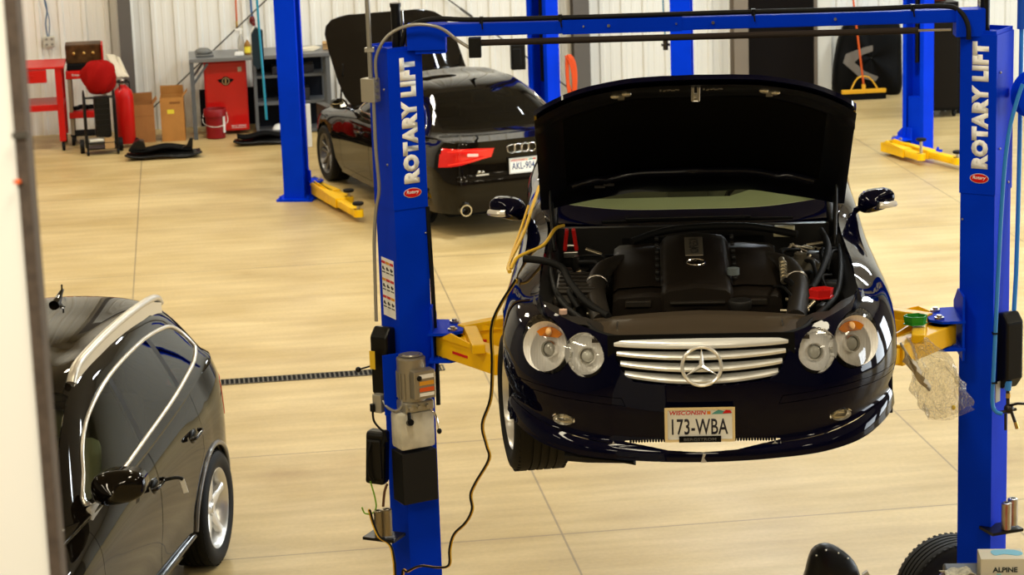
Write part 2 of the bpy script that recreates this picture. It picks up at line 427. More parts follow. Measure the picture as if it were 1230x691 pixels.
class Skin:
    def __init__(s):
        s.bm = bmesh.new(); s.pid = s.bm.faces.layers.int.new('pid'); s.kind = s.bm.faces.layers.int.new('src')
        s.ids = {'body': 0}
    def idof(s, n): return s.ids.setdefault(n, len(s.ids))
    def addgrid(s, P, f=None, src=0):
        nu, nv = P.shape[:2]
        vs = [[s.bm.verts.new(P[i, j]) for j in range(nv)] for i in range(nu)]
        for i in range(nu - 1):
            for j in range(nv - 1):
                q = [vs[i][j], vs[i + 1][j], vs[i + 1][j + 1], vs[i][j + 1]]
                u = []
                for v in q:
                    if not any((v.co - w.co).length < 1e-7 for w in u): u.append(v)
                if len(u) < 3: continue
                fc = s.bm.faces.new(u); fc.smooth = True; fc[s.kind] = src
                n = f(i, j) if f else 'body'
                fc[s.pid] = s.idof(n)
    def cut(s, ax, poly, name, cond=lambda c: True, only=None, pad=.05, src=None):
        """knife a closed outline (projected along the axis missing from ax) and name the faces inside"""
        poly = [V((p[0], p[1])) for p in poly]; n = len(poly)
        a, b = ax
        drop = ({0, 1, 2} - {a, b}).pop()
        onl = {s.idof(o) for o in only} if only else None
        for k in range(n):
            p, q = poly[k], poly[(k + 1) % n]
            d = q - p
            if d.length < 1e-6: continue
            lo = (min(p.x, q.x) - pad, min(p.y, q.y) - pad); hi = (max(p.x, q.x) + pad, max(p.y, q.y) + pad)
            nr = V((0, 0, 0)); nr[a] = d.y; nr[b] = -d.x; co = V((0, 0, 0)); co[a] = p.x; co[b] = p.y
            fs = []
            for f in s.bm.faces:
                c = f.calc_center_median()
                if lo[0] < c[a] < hi[0] and lo[1] < c[b] < hi[1] and cond(c) and (onl is None or f[s.pid] in onl) and (src is None or f[s.kind] == src): fs.append(f)
            if not fs: continue
            g = list({e for f in fs for e in f.edges}) + list({v for f in fs for v in f.verts}) + fs
            bmesh.ops.bisect_plane(s.bm, geom=g, dist=1e-6, plane_co=co, plane_no=nr.normalized())
        pid = s.idof(name)
        for f in s.bm.faces:
            c = f.calc_center_median()
            if cond(c) and (onl is None or f[s.pid] in onl) and (src is None or f[s.kind] == src) and inside((c[a], c[b]), poly): f[s.pid] = pid
    def drop(s, name):
        if name not in s.ids: return
        k = s.ids[name]
        bmesh.ops.delete(s.bm, geom=[f for f in s.bm.faces if f[s.pid] == k], context='FACES')
    def part(s, name, obj, m, parent, side=0, gap=.0022, depth=.018, smooth=32, off=0., fill=False):
        """side 0: both halves joined across the middle; 1 / -1: one side only"""
        k = s.ids[name]
        b = s.bm.copy(); pl = b.faces.layers.int['pid']
        bmesh.ops.delete(b, geom=[f for f in b.faces if f[pl] != k], context='FACES')
        if not b.faces: b.free(); return None
        if side <= 0:
            if side == 0:
                r = bmesh.ops.duplicate(b, geom=b.verts[:] + b.edges[:] + b.faces[:])
                vs = [g for g in r['geom'] if isinstance(g, bmesh.types.BMVert)]; fs = [g for g in r['geom'] if isinstance(g, bmesh.types.BMFace)]
            else: vs, fs = b.verts[:], b.faces[:]
            for v in vs: v.co.x *= -1
            bmesh.ops.reverse_faces(b, faces=fs)
        bmesh.ops.remove_doubles(b, verts=b.verts, dist=4e-4)
        b.normal_update()
        # outward check is by construction; turn the boundary inwards for thickness and a shut line
        bv = [v for v in b.verts if v.is_boundary]
        nrm = {v: v.normal.copy() for v in b.verts}; mv = {}
        for v in bv:
            t = V((0, 0, 0))
            for e in v.link_edges:
                w = e.other_vert(v)
                if not w.is_boundary: t += (w.co - v.co).normalized()
            if t.length < 1e-6:
                for f in v.link_faces: t += (f.calc_center_median() - v.co)
            if t.length > 1e-9: mv[v] = t.normalized() * gap
        for v, t in mv.items(): v.co += t
        if off:
            for v in b.verts: v.co += nrm[v] * off
        if depth:
            be = [e for e in b.edges if e.is_boundary]
            r = bmesh.ops.extrude_edge_only(b, edges=be)
            nv = [g for g in r['geom'] if isinstance(g, bmesh.types.BMVert)]
            for v in nv:
                src = min((e.other_vert(v) for e in v.link_edges if e.other_vert(v) in nrm), key=lambda w: (w.co - v.co).length, default=None)
                if src is not None: v.co -= nrm[src] * depth
        lim = math.radians(smooth)
        b.normal_update()
        for f in b.faces: f.smooth = True
        for e in b.edges: e.smooth = not (len(e.link_faces) == 2 and e.calc_face_angle(0) > lim)
        me = bpy.data.meshes.new(obj); b.to_mesh(me); b.free()
        return link_mesh(obj, me, m, parent)

def inside(p, poly):
    x, y = p; c = False; n = len(poly)
    for i in range(n):
        x1, y1 = poly[i]; x2, y2 = poly[(i + 1) % n]
        if (y1 > y) != (y2 > y) and x < (x2 - x1) * (y - y1) / (y2 - y1) + x1: c = not c
    return c

def circ(cx, cy, r, n=28, a0=0, a1=2 * PI, ry=None):
    full = abs(a1 - a0 - 2 * PI) < 1e-6
    k = n if full else n - 1
    return [(cx + r * math.cos(a0 + (a1 - a0) * i / k), cy + (ry or r) * math.sin(a0 + (a1 - a0) * i / k)) for i in range(n)]

def arch_poly(y, z, r, zb=-.1): return [(y + r, zb)] + [(y + r * math.cos(a), z + r * math.sin(a)) for a in np.linspace(0, PI, 22)] + [(y - r, zb)]

def spl(pts, n=5):
    """closed smooth outline"""
    m = len(pts); out = []
    for i in range(m):
        p0, p1, p2, p3 = [V(pts[(i + k) % m]) for k in (-1, 0, 1, 2)]
        for k in range(n):
            t = k / n; q = .5 * ((2 * p1) + (p2 - p0) * t + (2 * p0 - 5 * p1 + 4 * p2 - p3) * t * t + (3 * p1 - p0 - 3 * p2 + p3) * t ** 3)
            out.append((q.x, q.y))
    return out

def top_patch(wrap, stations, nf=8, sub=14, first=True, last=True):
    """stations: (yE or u, [p1, p2, p3, centre]); returns P[nu][nv], station index array"""
    us, rows = [], []
    for st in stations:
        if st[0] == 'u': u = st[1]; pts = st[2]
        else: u = wrap.u_at_y(st[0]); pts = st[1]
        if pts is None:      # follow the rim of the belt to the middle
            end = 0. if u < wrap.L / 2 else wrap.L
            f = [.2, .45, .72, 1.]
            pts = wrap.top([u + (end - u) * k for k in f]).tolist()
        us.append(u); rows.append(pts)
    n = len(us); R = np.array(rows, float)          # n x 4 x 3
    K = np.arange(n, dtype=float); t = np.linspace(0, n - 1, (n - 1) * sub + 1)
    uf = pchip(K, np.array(us)[:, None], t)[:, 0]
    E = wrap.top(uf)
    Q = crom(K, R.reshape(n, -1), t).reshape(len(t), 4, 3)
    out = []
    rv = np.linspace(0, 4, 4 * nf + 1)
    for i in range(len(t)):
        ctrl = np.vstack([E[i:i + 1], Q[i]]); mir = ctrl[-2] * [-1, 1, 1]
        ctrl = np.vstack([ctrl, mir[None]])
        p = crom(np.arange(6), ctrl, rv); p[-1, 0] = 0
        out.append(p)
    return np.array(out), t, rv

def make_wheel(parent, x, y, z, r, w, rr, style, side, rimmat, name='wheel', discm=None):
    """wheel with its rim as the part and the tyre as its child; side=+1 outer face towards +x"""
    root = MB()
    F = frame((x, y, z), (side, 0, 0), (0, 1, 0))
    hw = w / 2
    root.lathe([(rr * .97, -hw * .92), (rr * 1.02, -hw * .95), (rr * 1.0, -hw * .8), (rr * .9, -hw * .5), (rr * .88, hw * .35), (rr * .93, hw * .7), (rr * 1.0, hw * .86), (rr * 1.03, hw * .93), (rr * 1.0, hw * .95), (rr * .95, hw * .84), (rr * .9, hw * .6), (rr * .84, hw * .3), (rr * .84, -hw * .45), (rr * .92, -hw * .85)], F, 48, close=True)
    # hub and spokes
    root.lathe([(0.0, hw * .72), (rr * .11, hw * .72), (rr * .13, hw * .66), (rr * .24, hw * .55), (rr * .27, hw * .3), (rr * .27, hw * .1), (0, hw * .1)], F, 30)
    ns = {'five': 5, 'twin5': 5, 'multi': 10, 'seven': 7}[style]
    for k in range(ns):
        a = 2 * PI * k / ns + PI / 2
        offs = (-.115, .115) if style == 'twin5' else ((0,),)[0]
        for da in offs:
            c, s_ = math.cos(a), math.sin(a)
            def pt(rad, tang, zz): return F @ V((rad * c - tang * s_, rad * s_ + tang * c, zz))
            wi = rr * {'five': .17, 'twin5': .06, 'multi': .05, 'seven': .10}[style]; wo = rr * {'five': .10, 'twin5': .065, 'multi': .045, 'seven': .085}[style]
            t0, t1 = da * rr * .8, da * rr * 2.0
            P = []
            for rad, wd, zt, th in ((rr * .2, wi * 1.15, hw * .60, .05), (rr * .45, wi * .95, hw * .66, .045), (rr * .7, wo, hw * .70, .04), (rr * .97, wo * 1.35, hw * .80, .03)):
                q = (rad - rr * .2) / (rr * .77); tt = t0 + (t1 - t0) * q
                P.append([pt(rad, tt - wd, zt - th), pt(rad, tt - wd, zt - .008), pt(rad, tt - wd * .6, zt), pt(rad, tt + wd * .6, zt), pt(rad, tt + wd, zt - .008), pt(rad, tt + wd, zt - th), pt(rad, tt - wd, zt - th)])
            root.grid(P)
    for k in range(5):
        a = 2 * PI * k / 5 + .3
        p = F @ V((rr * .17 * math.cos(a), rr * .17 * math.sin(a), hw * .66)); q = F @ V((rr * .17 * math.cos(a), rr * .17 * math.sin(a), hw * .55))
        root.cyl(q, p, .010, n=8)
    wo_ = root.build(name, rimmat, parent, 35)
    t = MB()
    ts = r
    prof = [(rr * .98, -hw * .9), (rr * 1.06, -hw * 1.0), (rr + (ts - rr) * .45, -hw * 1.08), (rr + (ts - rr) * .8, -hw * 1.02), (ts * .985, -hw * .86), (ts, -hw * .72)]
    for g in (-.45, -.15, .15, .45):
        prof += [(ts, hw * (g - .05)), (ts - .008, hw * (g - .04)), (ts - .008, hw * (g + .04)), (ts, hw * (g + .05))]
    prof += [(ts, hw * .72), (ts * .985, hw * .86), (rr + (ts - rr) * .8, hw * 1.02), (rr + (ts - rr) * .45, hw * 1.08), (rr * 1.06, hw * 1.0), (rr * .98, hw * .9), (rr * .96, hw * .5), (rr * .96, -hw * .5)]
    t.lathe(prof, F, 64, close=True)
    for k in range(56):      # shoulder blocks
        a = 2 * PI * k / 56
        for sg in (-1, 1):
            p = F @ V((ts * .972 * math.cos(a), ts * .994 * math.sin(a), sg * hw * .84))
            t.box((0, 0, 0), (.005, .016, hw * .14), M=frame(p, (side, 0, 0), (p - F.translation)))
    t.build('tyre', RUB(), wo_, 40)
    d = MB(); d.lathe([(rr * .1, -hw * .1), (rr * .74, -hw * .1), (rr * .74, -hw * .0), (rr * .1, 0)], F, 40, close=True)
    d.build('brake_disc', STEEL(), wo_, 35)
    return wo_

def lens_copy(skin, name, obj, m, parent, side, push, thick=0):
    return skin.part(name, obj, m, parent, side, gap=.003, depth=.02, off=-push)
# ------------------------------------------------------------------ shared car bits
CARGLASS = lambda: film('tinted_car_glass', (.42, .47, .38), .02, .5, 1.35)
CLEAR = lambda: film('clear_lens', (1., 1., 1.), .04, .99)
LIN = lambda: mat('wheelhouse_liner', (.006, .006, .006), .9)

def liners(parent, ys, z, r, xo, xi=.5):
    mb = MB()
    for y in ys:
        for s in (-1, 1):
            P = []
            for a in np.linspace(-.15, PI + .15, 20):
                P.append([(s * xo, y + r * math.cos(a), z + r * math.sin(a)), (s * xi, y + r * math.cos(a), z + r * math.sin(a))])
            mb.grid(P)
            mb.prism([(y + r * math.cos(a), z + r * math.sin(a)) for a in np.linspace(-.15, PI + .15, 20)], .01, FR((s * xi, 0, 0), (0, 1, 0), (0, 0, 1)))
    return mb.build('wheelhouse', LIN(), parent, 40)

def seat(name, parent, x, y, z, m, w=.50, rest=True):
    mb = MB()
    mb.box((x, y, z + .07), (w, .5, .16), bev=.05)
    mb.box((x, y + .3, z + .36), (w, .14, .62), rx=-.25, bev=.06)
    if rest: mb.box((x, y + .40, z + .74), (w * .5, .09, .17), rx=-.2, bev=.04)
    return mb.build(name, m, parent, 50)

def steering(parent, x, y, z, m):
    mb = MB(); F = frame((x, y, z), (0, .85, .5))
    mb.tube([F @ V((.18 * math.cos(a), .18 * math.sin(a), 0)) for a in np.linspace(0, 2 * PI, 25)], .014, 8)
    mb.cyl(F @ V((0, 0, -.06)), F @ V((0, 0, .01)), .06, n=16)
    for a in (0, PI, -PI / 2): mb.tube([F @ V((0, 0, 0)), F @ V((.18 * math.cos(a), .18 * math.sin(a), 0))], .014, 6)
    return mb.build('steering_wheel', m, parent, 40)

def mirror(parent, m, s, x, y, z, w=.21, h=.14, d=.13, lamp=False, low=0.):
    """door mirror: stalk and shell, glass facing back"""
    mb = MB(); n = 20; P = []
    for i in range(13):
        t = i / 12; th = t * PI
        # shell from front (rounded) to back (flat)
        sc = max(.02, math.sin(min(th, PI / 2 + .0) if t < .5 else PI / 2)) if t < .5 else 1 - .06 * (t - .5) * 2
        yy = y - d * .6 + d * (t if t < .5 else t)
        ring = []
        for k in range(n):
            a = 2 * PI * k / n; ex = .75
            cx = abs(math.cos(a)) ** ex * (1 if math.cos(a) > 0 else -1); sz = abs(math.sin(a)) ** ex * (1 if math.sin(a) > 0 else -1)
            taper = 1 - .18 * (cx * .5 + .5)
            ring.append((s * (x + cx * w / 2 * sc), yy + .02 * cx, z + sz * h / 2 * sc * taper + .012 * cx))
        ring.append(ring[0]); P.append(ring)
    mb.grid(P)
    mb._add(P[0][:-1], [tuple(range(n))])
    # stalk
    mb.tube([(s * (x - w * .42), y, z - h * .30), (s * (x - w * .62), y + .02, z - h * .52), (s * (x - w * .86), y + .03, z - h * .7 - low)], .026, 10, sm=3, flat=.6)
    o = mb.build('door_mirror', m, parent, 40)
    g = MB(); g._add([(p[0], p[1] - .006, p[2]) for p in P[-1][:-1]], [tuple(range(n))]); g.build('mirror_glass', mat('mirror_glass', (.7, .72, .7), .03, 1.), o, None)
    if lamp:
        l = MB(); L_ = []
        for a in np.linspace(-.10, .95, 9):
            xx = x + (w / 2 + .001) * math.sin(a * PI / 2) ** .8 if a > 0 else x
            L_.append((s * (x + w * .05 + w * .44 * (a + .1) / 1.05), y - d * .60 + .055 * max(0, (a + .1) / 1.05) ** 2 * 1.2 - .004 + .0, z - .012 - .006 * a))
        l.tube(L_, .017, 8, flat=1.0); l.build('turn_signal', mat('signal_lens', (.75, .72, .66), .15, .3, .6), o, 40)
    return o

def torus(mb, F, R, r, n=36, k=8, a0=0, a1=2 * PI):
    pts = [F @ V((R * math.cos(a), R * math.sin(a), 0)) for a in np.linspace(a0, a1, n + 1)]
    mb.tube(pts, r, k)

def plate(parent, F, w, h, top, num, bottom=None, frame_m=None, numcol=(.02, .02, .03), strip=None):
    """licence plate: frame is the part, sheet and characters beneath it. F: x right, y up, z out"""
    mb = MB(); t = .012
    for c, d in (((0, h / 2 - t / 2, .004), (w, t, .012)), ((0, -h / 2 + t / 2, .004), (w, t, .012)), ((-w / 2 + t / 2, 0, .004), (t, h - 2 * t, .012)), ((w / 2 - t / 2, 0, .004), (t, h - 2 * t, .012))):
        mb.box(c, d, M=F)
    fo = mb.build('licence_plate_frame', frame_m or CHROME(), parent, None)
    s = MB(); s.box((0, 0, 0), (w - .01, h - .01, .006), M=F); so = s.build('licence_plate', mat('plate_white', (.80, .80, .76), .35), fo, None)
    text('plate_number', num, w * .80, h * .46, F @ Matrix.Translation((0, -h * .07 if bottom else -h * .03, .003)), mat('plate_ink_%d' % int(numcol[2] * 1000), numcol, .5), so, bold=.012, depth=.001, space=1.05)
    if top: text('plate_state', top, w * .52, h * .12, F @ Matrix.Translation((-w * .17, h * .335, .003)), mat('plate_red', (.65, .01, .01), .5), so, bold=.02, depth=.001, shear=.15)
    st = MB(); st.box((w * .13, h * .33, .0035), (w * .05, h * .09, .001), M=F); st.build('plate_sticker', mat('plate_orange', (.8, .25, .02), .5), so, None)
    st = MB(); st.prism([(-.04, -.008), (.045, -.006), (.038, .004), (.01, .006), (-.01, .012), (-.03, .0)], .001, F @ Matrix.Translation((w * .30, h * .335, .003))); st.build('plate_landscape', mat('plate_teal', (.10, .35, .33), .5), so, None)
    st = MB(); st.prism([(-.012, -.006), (.03, -.004), (.022, .008), (.004, .010)], .0015, F @ Matrix.Translation((w * .36, h * .34, .003))); st.build('plate_barn', mat('plate_red', (.65, .01, .01), .5), so, None)
    if bottom:
        b = MB(); b.box((0, -h / 2 + .012, .008), (w * .6, .026, .008), M=F); bo = b.build('dealer_strip', MATTE(), fo, None)
        text('dealer_name', bottom, w * .46, .012, F @ Matrix.Translation((0, -h / 2 + .0125, .012)), mat('dealer_grey', (.10, .10, .10), .5), bo, bold=.02, depth=.001)
    return fo

# ------------------------------------------------------------------ the roadster on the lift
def build_roadster():
    root = empty('car', (2.237, 10.814, 2.046), -.187,
                 'navy black roadster with its bonnet open, raised on the blue lift in front', 'car')
    P_ = NAVY()
    z8 = lambda *a: a
    def pr(ins, zs): return list(zip(ins, zs))
    st = [
        (0, -.872, pr((-.03, -.025, .012, 0, 0, .006, .02, .05), (.195, .235, .275, .40, .50, .58, .66, .715))),
        (.30, -.848, pr((-.03, -.025, .012, 0, 0, .006, .02, .055), (.20, .24, .28, .40, .50, .58, .66, .712))),
        (.52, -.785, pr((-.025, -.02, .012, 0, 0, .012, .04, .10), (.207, .25, .30, .40, .48, .57, .67, .745))),
        (.68, -.675, pr((-.02, -.012, .015, .004, 0, .014, .055, .125), (.225, .275, .33, .40, .48, .58, .69, .772))),
        (.80, -.520, pr((-.012, -.004, .016, .006, 0, .018, .065, .15), (.262, .312, .36, .42, .49, .59, .70, .785))),
        (.875, -.335, pr((0, .004, .016, .008, 0, .016, .07, .175), (.29, .335, .375, .43, .50, .60, .715, .795))),
        (.905, -.05, pr((.03, .02, .012, .004, 0, .012, .065, .188), (.19, .26, .35, .45, .555, .655, .745, .805))),
        (.912, .15, pr((.04, .025, .012, .004, 0, .012, .065, .19), (.17, .24, .34, .45, .56, .665, .76, .82))),
        (.905, .48, pr((.05, .03, .015, .005, 0, .012, .065, .19), (.16, .23, .34, .46, .57, .68, .775, .84))),
        (.884, .95, pr((.06, .03, .015, .004, 0, .012, .055, .165), (.16, .23, .34, .47, .60, .715, .80, .862))),
        (.878, 1.4, pr((.06, .03, .015, .004, 0, .01, .035, .095), (.16, .23, .34, .48, .61, .74, .83, .885))),
        (.886, 2.0, pr((.06, .03, .015, .004, 0, .01, .035, .09), (.17, .24, .35, .48, .61, .75, .84, .90))),
        (.908, 2.6, pr((.05, .03, .015, .004, 0, .012, .05, .14), (.18, .26, .37, .49, .61, .74, .85, .925))),
        (.87, 3.15, pr((.04, .03, .015, .004, 0, .015, .06, .15), (.21, .30, .40, .50, .61, .74, .86, .935))),
        (.76, 3.50, pr((.03, .02, .01, .004, 0, .02, .06, .12), (.23, .32, .42, .52, .62, .74, .87, .935))),
        (.45, 3.64, pr((.03, .02, .01, .0, 0, .02, .05, .08), (.24, .33, .43, .53, .62, .74, .87, .935))),
        (0, 3.665, pr((.03, .02, .01, .0, 0, .02, .05, .08), (.24, .33, .43, .53, .62, .74, .87, .935))),
    ]
    W = Wrap(st); us = np.concatenate([np.linspace(0, 1.6, 96)[:-1], np.linspace(1.6, W.L, 140)])
    G, rows = W.grid(us, 57)
    S = Skin()
    ylip = lambda i, j: 'front_lip' if rows[j] < 1.55 and us[i] < 1.25 else 'body'
    S.addgrid(G, ylip)
    T, t, rv = top_patch(W, [
        (1.02, [(.70, 1.03, .858), (.64, 1.02, .852), (.34, .98, .845), (0, .96, .845)]),
        (1.28, [(.765, 1.27, .888), (.67, 1.20, .868), (.36, 1.08, .852), (0, 1.05, .852)]),
        (1.75, [(.775, 1.72, .905), (.565, 1.80, 1.225), (.34, 1.71, 1.28), (0, 1.68, 1.292)]),
        (2.15, [(.785, 2.12, .92), (.565, 2.15, 1.265), (.34, 2.1, 1.31), (0, 2.1, 1.322)]),
        (2.6, [(.775, 2.55, .945), (.57, 2.50, 1.225), (.35, 2.46, 1.275), (0, 2.45, 1.285)]),
        (3.0, [(.74, 3.0, .955), (.58, 2.98, .965), (.36, 3.0, .975), (0, 3.0, .98)]),
        ('u', W.u_at_y(3.45), None)])
    def f(i, j):
        a, b = t[i] , rv[j]
        if 1.12 <= a < 1.93 and b >= 2.12: return 'windscreen'
        if 4.1 <= a < 4.9 and b >= 2.2: return 'rear_window'
        if a >= 2 - .001 and a < 4.05 and b >= 2: return 'roof'
        if a >= 5.05: return 'boot_lid' if b > .5 else 'body'
        return 'body'
    S.addgrid(T, f, 1)
    nose = lambda c: c.y < -.35
    big = circ(.675, .650, .106, 30, ry=.108); sm = circ(.500, .640, .082, 26, ry=.090)
    S.cut((0, 2), big, 'lens_main', nose, ['body'])
    S.cut((0, 2), sm, 'lens_inner', nose, ['body'])
    S.cut((0, 2), [(-.02, .76), (.372, .76), (.378, .695), (.372, .66), (.35, .61), (.325, .567), (.29, .546), (.2, .536), (.1, .530), (-.02, .528)], 'grille_hole', nose, ['body'])
    S.cut((0, 2), [(-.02, .286), (.15, .285), (.26, .281), (.335, .274), (.26, .262), (.15, .246), (-.02, .238)], 'intake', nose)
    S.cut((0, 2), circ(.603, .348, .050, 22, ry=.024), 'fog', nose, ['body'])
    S.cut((0, 2), [(.33, .435), (.5, .447), (.7, .455), (.83, .452), (.895, .448), (.895, .474), (.83, .482), (.7, .484), (.5, .478), (.345, .468)], 'bumper_strip', lambda c: c.y < -.30, ['body'])
    for y in (0, 2.56):
        S.cut((1, 2), arch_poly(y, .30, .365), 'arch', lambda c: c.z < .72, None, src=0)
    S.cut((1, 2), [(1.05, .28), (2.02, .28), (2.06, .6), (2.08, .95), (1.16, .95), (1.06, .75), (1.03, .5)], 'door', lambda c: True, ['body'], src=0)
    S.cut((1, 2), spl([(1.42, .935), (1.60, 1.09), (1.83, 1.225), (2.1, 1.255), (2.4, 1.225), (2.62, 1.08), (2.70, .965), (2.0, .945)], 4), 'side_window', lambda c: c.x > .4, None, src=1)
    for n in ('arch', 'grille_hole', 'intake'): S.drop(n)
    S.part('body', 'body', P_, root)
    S.part('front_lip', 'front_lip', P_, root, gap=.001)
    S.part('roof', 'roof', P_, root); S.part('boot_lid', 'boot_lid', P_, root)
    S.part('bumper_strip', 'bumper_strip', P_, root, 1, gap=.001); S.part('bumper_strip', 'bumper_strip', P_, root, -1, gap=.001)
    GL = film('green_tinted_glass', (.80, .90, .74), .02, .72, 1.3)
    S.part('windscreen', 'windscreen', GL, root, gap=.001, depth=0); S.part('rear_window', 'rear_window', CARGLASS(), root, gap=.001, depth=0)
    for s in (1, -1):
        S.part('door', 'door', P_, root, s); S.part('side_window', 'side_window', CARGLASS(), root, s, gap=.001, depth=0)
    refl = mat('lamp_reflector', (.78, .77, .72), .16, .85, bump=None)
    ribs = bpy.data.materials.new('ribbed_reflector'); ribs.use_nodes = True
    nt = ribs.node_tree; b = nt.nodes['Principled BSDF']; b.inputs['Base Color'].default_value = (.95, .94, .91, 1); b.inputs['Metallic'].default_value = .0; b.inputs['Roughness'].default_value = .28
    tc = nt.nodes.new('ShaderNodeTexCoord'); wv = nt.nodes.new('ShaderNodeTexWave'); wv.wave_type = 'BANDS'; wv.bands_direction = 'X'; wv.inputs['Scale'].default_value = 26
    bp = nt.nodes.new('ShaderNodeBump'); bp.inputs['Strength'].default_value = .25; bp.inputs['Distance'].default_value = .004
    nt.links.new(tc.outputs['Object'], wv.inputs[0]); nt.links.new(wv.outputs[0], bp.inputs['Height']); nt.links.new(bp.outputs[0], b.inputs['Normal'])
    amber = mat('amber_lens', (.72, .22, .01), .3, .1, .5)
    for s in (1, -1):
        for nm, c, rx, rz, yb in (('lens_main', (.675, .650), .106, .108, -.60), ('lens_inner', (.500, .640), .082, .090, -.70)):
            ho = S.part(nm, 'headlight', CLEAR(), root, s, gap=.0015, depth=.03)
            h = MB()     # reflector bowl behind the lens
            out = V((.55 if nm == 'lens_main' else .30, -1, .28 if nm == 'lens_main' else .22)).normalized()
            F = frame((s * c[0], yb - .02, c[1]), (s * out.x, out.y, out.z), (1, 0, 0))
            F2 = F @ Matrix.Diagonal((rx / .106, 1, 1, 1))
            R_ = rz * 1.0
            h.lathe([(R_ * 1.02, .008), (R_ * .98, -.008), (R_ * .90, -.028), (R_ * .62, -.048), (R_ * .45, -.052), (0, -.052)], F, 40, cap=False)
            h.build('reflector', ribs, ho, 50)
            k = MB(); pc = F @ V((0, 0, -.07))
            k.lathe([(.038, -.055), (.039, -.024), (.035, -.018), (.031, -.024), (.030, -.055)], F @ Matrix.Translation((0, -.012, 0)), 28, close=True)
            ko = k.build('projector_ring', CHROME(), ho, 40)
            g = MB(); g.ell((0, -.012, -.036), (.029, .029, .016), 20, M=F); g.build('projector_lens', mat('projector_glass', (.55, .55, .50), .08, .1, 1.), ko, 60)
            if nm == 'lens_main':
                a = MB(); A = F @ Matrix.Translation((0, .0, -.035)); ax = 1
                pts = [(R_ * .80 * math.cos(q), R_ * .80 * math.sin(q)) for q in np.linspace(PI * .24, PI * .76, 14)] + [(-.045, .042), (.045, .042)]
                upF = FR(F.translation + out.x * s * V((0, 0, 0)), (1, 0, 0), (0, 0, 1))
                zax = F.to_3x3().col[2]; yy = (V((0, 0, 1)) - zax * zax.z).normalized(); xx = yy.cross(zax)
                U = FR(F.translation - zax * .030, xx, yy)
                a.prism(pts, .012, U); a.build('amber_indicator', amber, ho, None)
                b2 = MB(); b2.ell((0, R_ * .60, .014), (.016, .020, .012), 12, M=U); b2.build('indicator_bulb', mat('bulb_orange', (.9, .55, .25), .2), ho, 60)
        # fog lamp
        fo = S.part('fog', 'fog_light', CLEAR(), root, s, gap=.001, depth=.02)
        h = MB(); F = frame((s * .603, -.735, .348), (s * .5, -1, .05), (1, 0, 0))
        h.lathe([(.050, 0), (.045, -.015), (.02, -.03), (0, -.03)], F, 24, cap=False)
        for v in h.bm.verts: v.co.z = .348 + (v.co.z - .348) * .48
        h.build('reflector', refl, fo, 50)
    # grille
    g = MB(); g.box((0, -.80, .62), (.80, .01, .24)); g.build('grille_backing', MATTE(), root, None)
    ztop = lambda x: .697 + .006 * (abs(x) / .37) ** 2; zbot = lambda x: .541 + .030 * (abs(x) / .34) ** 2
    ys = lambda x: float(np.interp(abs(x), [0, .15, .3, .4], [-.868, -.862, -.842, -.818]))
    def slat(k, th, name='grille_slat'):
        mb = MB(); q = k / 3; hw = .373 - .045 * q ** 1.3; P = []
        for x in np.linspace(-hw, hw, 41):
            z = ztop(x) * (1 - q) + zbot(x) * q; y = ys(x) + .012 + .010 * (1 - q)
            P.append([(x, y + .045, z + th * .9), (x, y + .006, z + th * .55), (x, y - .004, z + th * .1), (x, y - .002, z - th * .4), (x, y + .008, z - th * .55), (x, y + .045, z - th * .1), (x, y + .045, z + th * .9)])
        mb.grid(P); mb._add([p for p in P[0][:-1]], [tuple(range(6))]); mb._add([p for p in P[-1][:-1]], [tuple(range(6))])
        return mb.build(name, SILV(), root, 50)
    slat(0, .028); slat(1, .021); slat(2, .021); slat(3, .022)
    # star badge in the grille
    mb = MB(); F = FR((0, -.892, .620), (1, 0, 0), (0, .12, 1)); torus(mb, F, .083, .0075, 40, 8)
    for k in range(3):
        a = PI / 2 + 2 * PI * k / 3; d = V((math.cos(a), math.sin(a), 0)); n_ = V((-d.y, d.x, 0))
        mb._add([F @ (d * .083), F @ (n_ * .012 - d * .006), F @ V((0, 0, .012)), F @ (-n_ * .012 - d * .006), F @ V((0, 0, -.006))], [(0, 1, 2), (0, 2, 3), (1, 0, 4), (0, 3, 4)])
    mb.cyl((0, -.885, .62), (0, -.80, .62), .012, n=10)
    bd = mb.build('star_badge', mat('badge_silver_bright', (.88, .88, .86), .2, .6), root, None)
    plate(root, FR((-.012, -.905, .368), (1, 0, .0), (0, -.02, 1)), .300, .155, 'WISCONSIN', '173-WBA', 'BERGSTROM')
    mb = MB(); mb.box((-.01, -.885, .355), (.26, .03, .10), bev=.01); mb.build('plate_bracket', PLAS(), root, None)
    # honeycomb strip along the top of the lower intake
    mb = MB()
    for k in range(52):
        x = -.31 + .62 * k / 51; zt = .285 - .012 * (abs(x) / .33) ** 2
        mb.prism([(x - .005, zt + .01), (x - .005, zt - .004), (x, zt - .009), (x + .005, zt - .004), (x + .005, zt + .01)], .006, FR((0, ys(x) + .012, 0), (1, 0, 0), (0, 0, 1)))
    mb.build('intake_mesh_edge', MATTE(), root, None)
    # scuffs on the lip
    mb = MB()
    for x, z, w_ in ((-.385, .262, .05), (.31, .262, .025), (.335, .255, .02)):
        mb.prism([(x - w_ / 2, z - .004), (x - w_ * .1, z + .002), (x, z + .014), (x + w_ * .12, z + .002), (x + w_ / 2, z - .002)], .004, FR((0, ys(x) - .008, 0), (1, 0, 0), (0, 0, 1)))
    mb.prism([(-.01, .195), (.0, .235), (.012, .232), (.004, .215), (.016, .197)], .004, FR((0, -.903, 0), (1, 0, 0), (0, 0, 1)))
    mb.build('lip_scuff', mat('bare_scuff', (.42, .40, .37), .6), root, None)
    # wheels
    rim = ALU()
